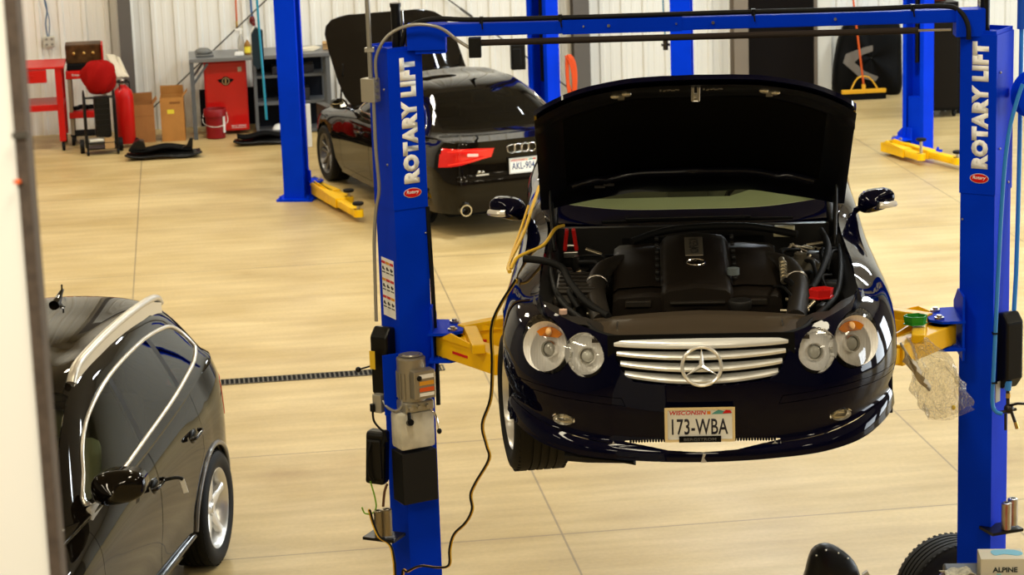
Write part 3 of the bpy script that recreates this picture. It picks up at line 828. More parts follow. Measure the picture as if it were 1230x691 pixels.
    for s in (1, -1):
        if s < 0:
            wf = make_wheel(root, s * .765, 0, .235, .330, .25, .225, 'twin5', s, rim); pv = Matrix.Translation((s * .745, 0, .235))
            wf.matrix_local = pv @ Matrix.Rotation(math.radians(11), 4, 'Z') @ pv.inverted()
        else:
            mb = MB(); F = frame((.70, 0, .235), (1, 0, 0)); mb.lathe([(.0, .05), (.03, .05), (.035, .0), (.08, 0), (.085, -.02), (.165, -.02), (.165, -.045), (.06, -.045), (.05, -.12), (0, -.12)], F, 40)
            for k in range(5): mb.cyl(F @ V((.055 * math.cos(k * 1.2566), .055 * math.sin(k * 1.2566), 0)), F @ V((.055 * math.cos(k * 1.2566), .055 * math.sin(k * 1.2566), .03)), .006, n=8)
            mb.build('brake_disc', STEEL(), root, 40)
        make_wheel(root, s * .765, 2.56, .235, .330, .26, .225, 'twin5', s, rim)
    liners(root, (0, 2.56), .30, .37, .86, .60)
    mb = MB(); mb.box((0, 1.6, .22), (1.44, 2.1, .10)); mb.box((0, 3.1, .30), (1.4, .9, .1)); mb.box((0, -.05, .25), (1.0, .9, .06)); mb.build('underbody', MATTE(), root, None)
    # tow hook / undertray corner hanging below the lip
    mb = MB(); mb.prism([(-.60, .205), (-.30, .165), (-.29, .155), (-.34, .165), (-.50, .17), (-.60, .18)], .10, FR((0, -.70, 0), (1, 0, 0), (0, 0, 1))); mb.build('undertray', PLAS(), root, None)
    # mirrors
    for s in (1, -1): mirror(root, P_, s, .935, 1.28, .885, .19, .125, .12, True)
    # cabin
    tan = mat('stone_leather', (.33, .30, .24), .6)
    seat('seat', root, .36, 2.1, .40, tan); seat('seat', root, -.36, 2.1, .40, tan)
    mb = MB(); P = []
    for x in np.linspace(-.70, .70, 15):
        P.append([(x, 1.10 + .10 * (x / .7) ** 2, .835), (x, 1.25, .875), (x, 1.42, .895 + (.03 if .2 < x < .55 else 0)), (x, 1.55, .84), (x, 1.56, .60)])
    mb.grid(P); mb.build('dashboard', mat('dashboard_stone', (.55, .53, .40), .6), root, 50)
    steering(root, .36, 1.66, .80, PLAS())
    mb = MB(); mb.box((0, 2.7, .62), (1.4, .1, .6)); mb.box((0, 2.0, .33), (1.5, 1.6, .05)); mb.build('cabin_trim', tan, root, None)
    # cowl, wipers
    mb = MB(); P = []
    for x in np.linspace(-.70, .70, 17):
        q = (x / .7) ** 2; P.append([(x, .90 + .04 * q, .60), (x, .90 + .04 * q, .795), (x, .97 + .05 * q, .815), (x, 1.08 + .1 * q, .835)])
    mb.grid(P); mb.build('cowl', PLAS(), root, 40)
    for x0, x1 in ((-.30, .22), (.42, -.12)):
        pass
    mb = MB(); mb.tube([(-.45, 1.02, .855), (-.1, .99, .865), (.26, .985, .87)], .008, 6, sm=3); mb.box((-.02, .985, .873), (.62, .018, .012), rz=.02); mb.build('wiper', PLAS(), root, 40)
    mb = MB(); mb.tube([(.50, 1.03, .855), (.25, 1.0, .862), (.02, .995, .868)], .008, 6, sm=3); mb.build('wiper', PLAS(), root, 40)
    # ---------------- engine bay
    dk = mat('bay_black', (.012, .011, .010), .42, 0, 0, .4); dk2 = mat('bay_grey_black', (.022, .018, .014), .5)
    mb = MB()
    for s in (1, -1):
        P = [[(s * .715, y, .80 + .03 * (y + .3)), (s * .69, y, .765 + .03 * (y + .3)), (s * .66, y, .74 + .02 * y), (s * .655, y, .35)] for y in np.linspace(-.50, .95, 12)]
        mb.grid(P)
    mb.box((0, .93, .6), (1.36, .04, .5)); mb.box((0, .25, .33), (1.3, 1.5, .03)); mb.box((0, -.55, .5), (1.2, .02, .30))
    mb.build('engine_bay', dk, root, 40)
    # radiator support cover: wide shallow panel with a raised rib
    mb = MB(); P = []
    for x in np.linspace(-.47, .47, 31):
        q = abs(x) / .47; zc = .705 - .018 * q ** 2; wv_ = .006 * math.cos(x * 14)
        P.append([(x, -.76 + .06 * q ** 2, zc - .005), (x, -.72 + .05 * q ** 2, zc + .010), (x, -.66 + .04 * q, zc + .020), (x, -.54 + .02 * q, zc + .036 + wv_), (x, -.52, zc + .046 + wv_), (x, -.44, zc + .030), (x, -.36 - .05 * q, zc + .030), (x, -.36 - .05 * q, zc - .06)])
    mb.grid(P); ro = mb.build('radiator_cover', mat('radiator_cover_brown', (.050, .037, .024), .42), root, 60)
    for x in (-.36, .36):
        l = MB(); l.box((x, -.565, .722), (.006, .09, .02)); l.build('cover_rib', STEEL(), ro, None)
    # black seal running round the front of the bay
    mb = MB()
    seal = [(-.70, .60, .80), (-.67, .15, .775), (-.62, -.20, .75), (-.52, -.48, .735), (-.42, -.69, .715), (-.2, -.785, .708), (0, -.80, .71), (.2, -.785, .708), (.42, -.69, .715), (.52, -.48, .735), (.62, -.20, .75), (.67, .15, .775), (.70, .60, .80)]
    mb.tube(seal, .013, 8, sm=5); mb.build('bay_seal', RUB(), root, 60)
    # headlight carriers
    for s in (1, -1):
        mb = MB()
        P = [[(s * x, y, z), (s * x, y + .10, z + .01), (s * x, y + .2, z - .02), (s * x, y + .2, z - .2)] for x, y, z in ((.42, -.64, .715), (.50, -.60, .738), (.57, -.56, .735), (.63, -.47, .757), (.70, -.40, .77), (.74, -.33, .775))]
        mb.grid(P); mb.build('headlight_carrier', dk2, root, 40)
    # engine cover: raised centre with stepped sides
    mb = MB(); P = []
    prof = [(-.39, .69), (-.385, .74), (-.36, .757), (-.21, .765), (-.165, .76), (-.15, .785), (-.13, .80), (0, .815), (.13, .80), (.15, .785), (.165, .76), (.21, .765), (.36, .757), (.385, .74), (.39, .69)]
    for y, dz in ((-.12, -.13), (-.118, -.035), (-.10, -.018), (-.03, -.01), (.0, 0), (.2, .03), (.45, .06), (.62, .065), (.68, .05), (.70, -.05)):
        P.append([(x, y + (.05 if abs(x) > .16 and y < 0 else 0), z + dz) for x, z in prof])
    mb.grid(P); ec = mb.build('engine_cover', mat('engine_cover', (.016, .012, .009), .45, spec=.2), root, 35)
    mb = MB(); mb.box((.0, -.135, .715), (.25, .03, .012), bev=.004); mb.box((-.27, -.07, .70), (.12, .04, .03), bev=.005); mb.box((.26, -.07, .70), (.12, .04, .03), bev=.005); mb.build('cover_lip', dk2, ec, None)
    for sx in (-.18, .18):
        mb = MB()
        for k in range(7): mb.box((sx, .05 + .09 * k, .775 + .012 * k + .012), (.018, .05, .014), bev=.003)
        mb.build('cover_vents', dk, ec, None)
    nrm = V((0, -.16, 1)).normalized()
    mb = MB(); mb.box((0, 0, 0), (.085, .24, .006), M=FR((-.005, .36, .868), (1, 0, 0), (0, 1, .15)), bev=.003); bb = mb.build('engine_badge', mat('badge_pewter', (.42, .37, .29), .3, .8), ec, None)
    text('badge_lettering', 'KOMPRESSOR', .19, .045, FR((-.005, .36, .8715), (0, 1, .15), (-1, 0, 0)), mat('badge_dark', (.03, .025, .02), .4), bb, bold=.01, depth=.0015)
    mb = MB(); F = FR((-.0, .155, .838), (1, 0, 0), (0, 1, .12)); torus(mb, F, .042, .004, 28, 6)
    for k in range(3):
        a = PI / 2 + 2 * PI * k / 3; d = V((math.cos(a), math.sin(a), 0)); n_ = V((-d.y, d.x, 0))
        mb._add([F @ (d * .042), F @ (n_ * .007), F @ V((0, 0, .005)), F @ (-n_ * .007)], [(0, 1, 2), (0, 2, 3)])
    mb.build('star_emblem', CHROME(), ec, None)
    # air ducts either side, hoses, reservoirs, battery clamps and looms
    for s in (-1, 1):
        mb = MB(); mb.tube([(s * .34, .45, .77), (s * .43, .25, .785), (s * .465, .0, .755), (s * .45, -.22, .72), (s * .43, -.38, .69)], .047, 14, sm=6); mb.build('intake_duct', dk2, root, 60)
        mb = MB(); mb.lathe([(.050, -.010), (.054, -.007), (.054, .007), (.050, .010)], frame((s * .46, .05, .762), (0, -1, -.15)), 24, close=True); mb.build('hose_clamp', STEEL(), root, 40)
    mb = MB(); mb.box((-.55, .05, .68), (.22, .42, .16), bev=.03); mb.box((-.55, .05, .772), (.19, .36, .02), bev=.008)
    for k in range(5): mb.box((-.55, -.1 + .075 * k, .785), (.17, .02, .010), bev=.003)
    mb.build('air_box', dk2, root, None)
    mb = MB(); mb.lathe([(.0, 0), (.09, 0), (.105, .03), (.105, .09), (.07, .12), (.03, .125), (.03, .15), (0, .15)], Matrix.Translation((.50, .42, .66)), 28); mb.build('coolant_tank', mat('tank_smoke', (.08, .07, .05), .4), root, 40)
    mb = MB(); mb.lathe([(.0, 0), (.05, 0), (.055, .03), (.05, .04), (0, .045)], Matrix.Translation((.19, -.20, .70)), 24); mb.build('filler_cap', dk, root, 40)
    mb = MB(); mb.tube([(.40, .22, .83), (.405, .12, .80), (.40, .02, .775)], .014, 10); 
    for k in range(6): mb.cyl((.404 - .0008 * k, .18 - .032 * k, .819 - .0085 * k), (.404, .17 - .032 * k, .816 - .0085 * k), .019, n=12)
    mb.build('braided_connector', mat('bright_zinc', (.72, .66, .52), .3, .9), root, 50)
    mb = MB(); mb.lathe([(.0, 0), (.028, 0), (.028, .03), (0, .035)], Matrix.Translation((.17, .05, .80)), 18); mb.build('blue_cap', mat('cap_grey_blue', (.16, .19, .20), .4), root, 40)
    R = random.Random(3)
    zn = mat('zinc_fitting', (.55, .48, .34), .3, .9)
    mb = MB()
    for k in range(34):
        s = R.choice((-1, 1)); x = s * R.uniform(.44, .64); y = R.uniform(-.35, .8); z = .70 + .06 * (y + .35)
        L = R.uniform(.03, .10); a = R.uniform(0, PI)
        mb.cyl((x, y, z), (x + L * math.cos(a), y + L * math.sin(a), z + R.uniform(-.01, .03)), R.uniform(.004, .010), n=8)
    mb.build('pipe_fittings', zn, root, 50)
    mb = MB()
    for k in range(22):
        s = R.choice((-1, 1)); x = s * R.uniform(.46, .64); y = R.uniform(-.25, .75); z = .68 + .05 * y
        mb.box((x, y, z), (R.uniform(.04, .10), R.uniform(.04, .12), R.uniform(.05, .13)), rz=R.uniform(0, 1.5), bev=.012)
    mb.build('bay_modules', dk, root, 40)
    mb = MB()
    for k in range(16):
        s = R.choice((-1, 1)); x = s * R.uniform(.42, .64); y = R.uniform(-.3, .4); z = .73 + .05 * y
        mb.tube([(x, y, z), (x + R.uniform(-.1, .1), y + .12, z + .06), (x + R.uniform(-.12, .12), y + .28, z + .03), (x + R.uniform(-.1, .1), y + .42, z)], R.uniform(.006, .014), 8, sm=5)
    mb.build('wiring_loom', RUB(), root, 60)
    mb = MB(); mb.tube([(-.80, .16, .87), (-.70, .12, .865), (-.62, .08, .84), (-.58, -.05, .80), (-.50, -.25, .755), (-.40, -.42, .73)], .017, 10, sm=6); mb.tube([(.62, .75, .85), (.63, .4, .84), (.58, .1, .80), (.52, -.1, .76)], .016, 10, sm=6); mb.tube([(-.30, .62, .84), (-.1, .74, .87), (.25, .76, .875), (.5, .66, .85)], .018, 10, sm=6); mb.build('bay_hoses', RUB(), root, 60)
    mb = MB(); mb.tube([(.47, -.02, .76), (.47, -.18, .74), (.48, -.30, .71)], .012, 8, sm=4); mb.build('pale_hose', mat('grey_hose', (.25, .22, .17), .5), root, 60)
    mb = MB(); mb.box((.44, .72, .855), (.10, .045, .05), rz=-.2, bev=.004); mb.build('label_box', mat('pale_label', (.52, .48, .30), .5), root, None)
    mb = MB(); mb.cyl((-.60, -.46, .755), (-.60, -.46, .775), .018, n=14); mb.build('aiming_cap', mat('cap_pink', (.75, .50, .38), .4), root, 40)
    # bonnet hinges and gas struts
    for s in (1, -1):
        mb = MB(); mb.box((s * .685, .98, .86), (.03, .22, .10), rx=.3, bev=.01); mb.build('bonnet_hinge', PLAS(), root, None)
        mb = MB(); mb.cyl((s * .675, .62, .80), (s * .69, .74, 1.02), .011, n=10); mb.cyl((s * .69, .70, .95), (s * .70, .80, 1.20), .007, n=8); mb.build('gas_strut', PLAS(), root, 50)
    # ---------------- bonnet: built shut, then swung up about its hinge
    hinge = V((0, 1.03, .90)); ang = math.radians(32.7)
    R_ = Matrix.Translation(hinge + V((0, 0, .105))) @ Matrix.Rotation(-ang, 4, 'X') @ Matrix.Translation(-hinge)
    HW = [(-.735, 0), (-.733, .15), (-.72, .27), (-.70, .38), (-.655, .50), (-.57, .61), (-.46, .665), (-.35, .705), (-.2, .705), (.2, .71), (.6, .715), (.9, .72), (1.0, .715), (1.03, .70)]
    def hz(x, y):
        yc = np.interp(y, [-.74, -.5, 0, .5, 1.03], [.735, .785, .850, .895, .925]); e = np.interp(y, [-.74, -.38, 0, 1.03], [.73, .765, .80, .862])
        q = min(1, abs(x) / .71); bulge = .012 * math.exp(-((abs(x) - .28) / .12) ** 2) * (1 if y > -.6 else .3)
        return yc + (e - yc) * q ** 2.6 + bulge
    yl = [a[0] for a in HW]; wl = [a[1] for a in HW]
    def hw(y): return float(np.interp(y, yl, wl))
    def backy(x): return 1.0 - .06 * (x / .72) ** 2 * -1 if False else 1.03 - .05 * (1 - (x / .72) ** 2)
    # parametrise across: front edge curve y_f(x)
    xs_f = sorted(HW[:8], key=lambda a: a[1]); fx = [a[1] for a in xs_f]; fy = [a[0] for a in xs_f]
    def fronty(x): return float(np.interp(abs(x), [0, .15, .28, .40, .50, .58, .65, .69, .715], [-.735, -.722, -.685, -.625, -.555, -.48, -.40, -.345, -.30]))
    nx, ny = 48, 40
    def hp(a, b, off=0., shr=0.):
        x = (.716 + .036 * b) * a * (1 - shr); y0 = fronty(x) + shr * .7; y1 = backy(x) - shr * .7; y = y0 + (y1 - y0) * b
        x2 = x
        return R_ @ V((x2, y, hz(x2, y) - off))
    mb = MB()
    A = np.linspace(-1, 1, nx + 1); B = np.linspace(0, 1, ny + 1)
    mb.grid([[hp(a, b) for b in B] for a in A])
    ed = [(a, 0) for a in A] + [(1, b) for b in B[1:]] + [(a, 1) for a in A[::-1][1:]] + [(-1, b) for b in B[::-1][1:]]
    mb.grid([[hp(*e), hp(*e, off=.022), hp(e[0] * .985, min(max(e[1], .012), .988), off=.026)] for e in ed])
    bo = mb.build('bonnet', P_, root, 45)
    # inner panel: rim frame with a recessed felt pad
    mb = MB()
    def dep(a, b):
        d = min(1 - abs(a), b * 1.0, (1 - b)); q = min(1, max(0, (d - .07) / .05)); rib = 0
        return .028 + .020 * (1 - q)
    mb.grid([[hp(a, b, off=dep(a, b) + (.012 if .10 < b < .16 else 0)) for b in B] for a in A])
    mb.build('bonnet_inner_panel', mat('bonnet_inner', (.0022, .0022, .004), .42, .0, .1, .4), bo, 40)
    mb = MB(); mb.grid([[hp(a, b, off=.034 + .004 * math.sin(a * 40) * 0) for b in np.linspace(.17, .82, 20)] for a in np.linspace(-.82, .82, 24)])
    o = mb.build('bonnet_felt', mat('bonnet_felt', (.002, .002, .002), .98, 0, 0, .05), bo, 60)
    # rolled stiffener low on the inner panel catching the light
    mb = MB(); mb.tube([hp(a, .80 + .035 * abs(a) * 1.2 - .03 * (1 if abs(a) > .6 else 0) , off=.055) for a in np.linspace(-.78, .78, 30)], .020, 10); mb.build('bonnet_stiffener', mat('bonnet_inner_gloss', (.006, .006, .012), .25, 0, .5), bo, 60)
    # latch striker and brackets
    zn2 = mat('zinc_latch', (.62, .60, .55), .35, .8)
    mb = MB(); c = [hp(x, b, off=.06) for x, b in ((0, .03), (0, .075))]
    mb.tube([hp(-.018, .02, .05), hp(-.018, .075, .09), hp(.018, .075, .09), hp(.018, .02, .05)], .007, 8)
    for q in range(3): mb.box((0, 0, 0), (.014, .05, .006), M=Matrix.Translation(hp(-.018 + .018 * q, .06, .075)) @ R_.to_3x3().to_4x4())
    mb.build('latch_striker', zn2, bo, 50)
    for a in (-.45, .45):
        mb = MB()
        for q in (-1, 1): mb.ell((0, 0, 0), (.022, .016, .010), 10, M=Matrix.Translation(hp(a + q * .035, .075 + .0 * q, .05)) @ R_.to_3x3().to_4x4())
        mb.box((0, 0, 0), (.03, .05, .012), M=Matrix.Translation(hp(a, .085, .052)) @ R_.to_3x3().to_4x4())
        mb.build('catch_bracket', zn2, bo, 50)
    for a in (-.16, .10):
        mb = MB()
        for q in range(5): mb.box((0, 0, 0), (.008, .018, .01), rz=.5 * q, M=Matrix.Translation(hp(a - .05 + .025 * q, .045 + .006 * (q % 2), .046)) @ R_.to_3x3().to_4x4())
        mb.build('worn_clip', zn2, bo, 50)
    for a, bb_ in ((-.62, .86),):
        mb = MB()
        for q in range(4): mb.box((0, 0, 0), (.03, .012, .01), M=Matrix.Translation(hp(a + .03 * q, bb_ + .008 * (q % 2), .06)) @ R_.to_3x3().to_4x4())
        mb.build('bonnet_clip', zn2, bo, 50)
    return root
from mathutils.bvhtree import BVHTree
def side_curve(skin, pts, out=.004, x0=2.):
    bv = BVHTree.FromBMesh(skin.bm); r = []
    for y, z in pts:
        h = bv.ray_cast(V((x0, y, z)), V((-1, 0, 0)))
        if h[0] is not None: r.append(h[0] + V((out, 0, 0)))
    return r
def mir(pts, s): return [V((s * p.x, p.y, p.z)) for p in pts]

def hood_plain(name, parent, P_, hinge, ang, pts_hw, hz, inner=True):
    """closed outline pts_hw [(y_front.. hinge, halfwidth)], height hz(x, y); swung up by ang"""
    R_ = Matrix.Translation(hinge) @ Matrix.Rotation(-ang, 4, 'X') @ Matrix.Translation(-hinge)
    ys = [a[0] for a in pts_hw]; ws = [a[1] for a in pts_hw]
    yy = np.concatenate([np.linspace(ys[0], ys[0] + .15, 14)[:-1], np.linspace(ys[0] + .15, ys[-1], 26)])
    def row(off, sh): return [[R_ @ V((a * max(.001, float(np.interp(y, ys, ws)) - sh), y + (sh if y < ys[0] + .02 else 0), hz(a * float(np.interp(y, ys, ws)), y) - off)) for a in np.linspace(-1, 1, 33)] for y in yy]
    A = row(0, 0); B = row(.035, .02)
    mb = MB(); mb.grid(A); mb.grid(B)
    ring = lambda G: [g for g in G[0]] + [g[-1] for g in G[1:]] + [g for g in G[-1][::-1]][1:] + [g[0] for g in G[::-1]][1:]
    mb.grid([[a, b] for a, b in zip(ring(A), ring(B))])
    return mb.build(name, P_, parent, 50)

def build_sedan():
    root = empty('car', (2.401, 29.10, 0), 3.391, 'black saloon seen from behind with its bonnet up, standing on the floor', 'car')
    P_ = BLACK(); pr = lambda i, z: list(zip(i, z))
    st = [
        (0, -.92, pr((.03, .01, 0, 0, 0, .02, .05, .10), (.22, .30, .40, .50, .58, .66, .72, .76))),
        (.5, -.86, pr((.03, .01, 0, 0, 0, .02, .05, .11), (.22, .30, .40, .50, .58, .66, .73, .77))),
        (.75, -.70, pr((.03, .01, 0, 0, 0, .02, .06, .14), (.23, .30, .40, .50, .59, .68, .75, .80))),
        (.88, -.42, pr((.03, .01, .01, 0, 0, .015, .06, .16), (.24, .30, .40, .50, .60, .70, .78, .83))),
        (.925, 0, pr((.05, .03, .012, .003, 0, .015, .06, .17), (.20, .28, .38, .50, .62, .73, .82, .88))),
        (.930, .7, pr((.06, .035, .012, .003, 0, .012, .04, .11), (.18, .26, .38, .52, .66, .78, .87, .935))),
        (.935, 1.6, pr((.06, .035, .012, .003, 0, .012, .035, .075), (.18, .26, .38, .52, .66, .80, .89, .955))),
        (.937, 2.4, pr((.06, .035, .012, .003, 0, .012, .035, .08), (.18, .26, .38, .52, .67, .81, .90, .97))),
        (.935, 2.95, pr((.05, .03, .012, .003, 0, .015, .05, .12), (.20, .28, .38, .52, .67, .81, .91, .985))),
        (.912, 3.4, pr((.05, .03, .01, 0, 0, .018, .05, .13), (.23, .31, .42, .55, .68, .81, .92, 1.0))),
        (.86, 3.74, pr((.04, .02, .005, 0, .006, .022, .05, .11), (.25, .33, .45, .57, .68, .80, .92, 1.005))),
        (.73, 3.93, pr((.04, .02, 0, 0, .02, .035, .045, .08), (.26, .34, .46, .585, .68, .80, .92, 1.01))),
        (.4, 3.985, pr((.04, .02, 0, 0, .035, .05, .05, .05), (.27, .35, .47, .60, .68, .80, .92, 1.015))),
        (0, 4.0, pr((.04, .02, 0, 0, .035, .05, .05, .05), (.27, .35, .47, .60, .68, .80, .92, 1.018))),
    ]
    W = Wrap(st); us = np.concatenate([np.linspace(0, W.L - 1.5, 130)[:-1], np.linspace(W.L - 1.5, W.L, 90)])
    G, rows = W.grid(us, 50); S = Skin(); S.addgrid(G)
    T, t, rv = top_patch(W, [
        (.60, [(.77, .62, .95), (.70, .58, .965), (.38, .50, .99), (0, .46, 1.0)]),
        (.98, [(.852, 1.0, .968), (.74, .80, .985), (.42, .64, 1.0), (0, .60, 1.005)]),
        (1.6, [(.868, 1.55, .985), (.60, 1.55, 1.355), (.36, 1.42, 1.415), (0, 1.38, 1.43)]),
        (2.1, [(.87, 2.1, .995), (.61, 2.05, 1.395), (.36, 2.0, 1.445), (0, 2.0, 1.455)]),
        (2.7, [(.862, 2.7, 1.01), (.60, 2.62, 1.36), (.36, 2.68, 1.415), (0, 2.70, 1.43)]),
        (3.35, [(.79, 3.38, 1.02), (.67, 3.32, 1.065), (.38, 3.43, 1.06), (0, 3.46, 1.06)]),
        (3.58, [(.755, 3.58, 1.015), (.64, 3.62, 1.03), (.36, 3.70, 1.037), (0, 3.72, 1.04)]),
        ('u', W.u_at_y(3.74), None)])
    def f(i, j):
        a, b = t[i], rv[j]
        if 1.1 <= a < 1.94 and b >= 2.1: return 'windscreen'
        if 4.08 <= a < 4.93 and b >= 2.12: return 'rear_window'
        if 1.94 <= a < 4.08 and b >= 2.0: return 'roof'
        if a >= 5.1 and b > .75: return 'boot_lid'
        return 'body'
    S.addgrid(T, f, 1)
    tail = lambda c: c.y > 3.5
    S.cut((0, 2), [(-.02, .64), (.60, .645), (.665, .70), (.68, .80), (.70, 1.03), (-.02, 1.06)], 'boot_panel', tail, ['body'], src=0)
    S.cut((0, 2), [(.30, .940), (.335, .845), (.5, .815), (.70, .775), (.86, .745), (1., .75), (1., .925), (.86, .950), (.6, .955)], 'tail', lambda c: c.y > 3.72, ['body', 'boot_panel'], src=0)
    for y in (0, 2.912): S.cut((1, 2), arch_poly(y, .335, .375), 'arch', lambda c: c.z < .76, None, src=0)
    S.drop('arch')
    S.cut((1, 2), [(.62, .27), (1.66, .27), (1.68, .97), (.62, .96), (.60, .7)], 'door', lambda c: True, ['body'], src=0)
    S.cut((1, 2), [(1.67, .27), (2.48, .27), (2.52, .5), (2.62, .66), (2.74, .76), (2.78, .99), (1.69, .97)], 'rear_door', lambda c: True, ['body'], src=0)
    dlo = spl([(1.08, 1.025), (1.35, 1.20), (1.62, 1.325), (1.95, 1.372), (2.4, 1.36), (2.8, 1.26), (3.06, 1.13), (3.14, 1.055), (2.95, 1.035), (2.2, 1.025), (1.5, 1.01)], 4)
    edge = side_curve(S, dlo + dlo[:1])
    S.cut((1, 2), dlo, 'pillar', lambda c: c.x > .45, None, src=1)
    S.cut((1, 2), [(1.0, .9), (1.70, .9), (1.66, 1.45), (1.0, 1.45)], 'win_f', lambda c: c.x > .45, ['pillar'], src=1)
    S.cut((1, 2), [(1.78, .9), (2.66, .9), (2.52, 1.45), (1.74, 1.45)], 'win_r', lambda c: c.x > .45, ['pillar'], src=1)
    S.cut((1, 2), [(2.70, .9), (3.3, .9), (3.3, 1.45), (2.57, 1.45)], 'win_q', lambda c: c.x > .45, ['pillar'], src=1)
    for a, b in (('body', 'body'), ('roof', 'roof'), ('boot_lid', 'boot_lid')): S.part(a, b, P_, root)
    bp = S.part('boot_panel', 'boot_panel', P_, root)
    GL = film('smoked_glass', (.16, .17, .13), .02, .45, 1.35)
    S.part('windscreen', 'windscreen', CARGLASS(), root, gap=.001, depth=0); S.part('rear_window', 'rear_window', GL, root, gap=.001, depth=0)
    redl = mat('tail_lamp_red', (.75, .012, .010), .12, 0, 1., .5, emit=None)
    for s in (1, -1):
        S.part('door', 'door', P_, root, s); S.part('rear_door', 'rear_door', P_, root, s); S.part('pillar', 'window_pillar', PLAS(), root, s, gap=0)
        for n in ('win_f', 'win_r', 'win_q'): S.part(n, 'side_window', GL, root, s, gap=.001, depth=0)
        mb = MB(); mb.tube(mir(edge, s), .010, 6); mb.build('window_trim', CHROME(), root, 60)
        tl = S.part('tail', 'tail_light', redl, root, s, gap=.003, off=.004)
        mb = MB(); mb.prism([(.50, .900), (.62, .910), (.62, .880), (.50, .872)], .006, FR((0, 3.985, 0), (1, 0, 0), (0, 0, 1)))
        if s < 0:
            for v in mb.bm.verts: v.co.x *= -1
        mb.build('reversing_lens', mat('lamp_pink_white', (.85, .55, .50), .15, 0, .5), tl, None)
        mb = MB(); mb.tube([(s * .40, 3.975, .925), (s * .62, 3.955, .935), (s * .80, 3.87, .93)], .006, 6, sm=4); mb.tube([(s * .42, 3.978, .852), (s * .62, 3.96, .822), (s * .80, 3.88, .79)], .006, 6, sm=4); mb.build('lamp_strip', mat('lamp_bright_red', (.95, .05, .03), .2), tl, None)
        mb = MB(); mb.lathe([(.058, 0), (.062, .02), (.062, .10), (.052, .10), (.050, .01), (.050, -.05), (.058, -.05)], frame((s * .66, 3.90, .315), (0, 1, 0)), 28, close=True); mb.build('tailpipe', CHROME(), root, 40)
        mirror(root, P_, s, 1.0, .86, 1.05, .21, .14, .13)
        make_wheel(root, s * .80, 0, .335, .335, .25, .235, 'twin5', s, mat('dark_alloy', (.16, .155, .15), .3, .8)); make_wheel(root, s * .80, 2.912, .335, .335, .25, .235, 'twin5', s, mat('dark_alloy', (.16, .155, .15), .3, .8))
        mb = MB(); mb.tube([(s * .945, 1.38, .80), (s * .965, 1.40, .802), (s * .965, 1.56, .81), (s * .945, 1.58, .81)], .012, 8, flat=1.); mb.build('door_handle', P_, root, 50)
        mb = MB(); mb.tube([(s * .945, 2.40, .82), (s * .965, 2.42, .822), (s * .965, 2.58, .83), (s * .945, 2.60, .83)], .012, 8); mb.build('door_handle', P_, root, 50)
    liners(root, (0, 2.912), .335, .38, .88, .62)
    mb = MB(); mb.box((0, 1.5, .25), (1.5, 4.4, .10)); mb.box((0, -.1, .5), (1.3, 1.2, .3)); mb.box((0, 3.5, .3), (1.3, .8, .12)); mb.build('underbody', MATTE(), root, None)
    # rings, badge, plate
    mb = MB()
    for k in range(4): torus(mb, FR((.117 - .078 * k, 3.962, .915), (-1, 0, 0), (0, 0, 1)), .046, .006, 24, 6)
    mb.build('ring_badge', CHROME(), bp, 60)
    text('model_badge', 'A6', .085, .035, FR((.47, 3.958, .70), (-1, 0, 0), (0, 0, 1)), CHROME(), bp, bold=.02, depth=.006)
    mb = MB(); mb.box((.45, 3.960, .668), (.14, .006, .016)); mb.build('badge_strip', mat('badge_silver', (.6, .6, .58), .3, .6), bp, None)
    plate(root, FR((0, 3.985, .735), (-1, 0, 0), (0, 0, 1)), .32, .165, 'WISCONSIN', 'AKL-904', None, mat('plate_frame_silver', (.6, .6, .58), .4, .4), numcol=(.02, .05, .16))
    mb = MB(); P = []
    for q in range(9):
        a = q / 8; P.append([(s2 * (.022 * (1 - a) + .004), 2.62 + .20 * a - .02, 1.432 + .05 * math.sin(a * PI / 2) * (1 if abs(s2) < .5 else .3)) for s2 in (-1, 0, 1)])
    mb.tube([(0, 2.50, 1.435), (0, 2.58, 1.455), (0, 2.66, 1.485), (0, 2.70, 1.49)], [.035, .024, .012, .006], 10); mb.build('roof_antenna', P_, root, 60)
    tan = mat('charcoal_leather', (.03, .028, .025), .6)
    for x in (.38, -.38): seat('seat', root, x, 1.45, .42, tan)
    for x in (.38, -.38): seat('rear_seat', root, x, 2.35, .44, tan)
    mb = MB(); mb.box((0, 1.02, .86), (1.5, .5, .22), bev=.06); mb.build('dashboard', tan, root, 50); steering(root, .38, 1.18, .93, PLAS())
    mb = MB(); mb.box((0, 3.0, .98), (1.3, .7, .03)); mb.build('parcel_shelf', tan, root, None)
    mb = MB()
    for s in (1, -1): mb.box((s * .72, -.1, .70), (.1, 1.3, .25))
    mb.box((0, -.78, .66), (1.3, .14, .14)); mb.box((0, .0, .72), (.8, .8, .2), bev=.06); mb.box((0, .50, .82), (1.5, .1, .3)); mb.build('engine_bay', PLAS(), root, None)
    hg = V((0, .58, .985))
    def hz(x, y):
        q = abs(x) / .82; return float(np.interp(y, [-.72, -.4, .58], [.80, .875, 1.0])) - .07 * q ** 3 + .012 * math.exp(-((abs(x) - .42) / .06) ** 2)
    hood_plain('bonnet', root, P_, hg, math.radians(53), [(-.72, .46), (-.71, .56), (-.68, .66), (-.60, .745), (-.48, .79), (-.2, .81), (.2, .81), (.45, .79), (.58, .74)], hz)
    for s in (1, -1):
        mb = MB(); mb.cyl((s * .74, .10, .84), (s * .74, .28, 1.42), .012, n=8); mb.build('gas_strut', PLAS(), root, None)
    return root

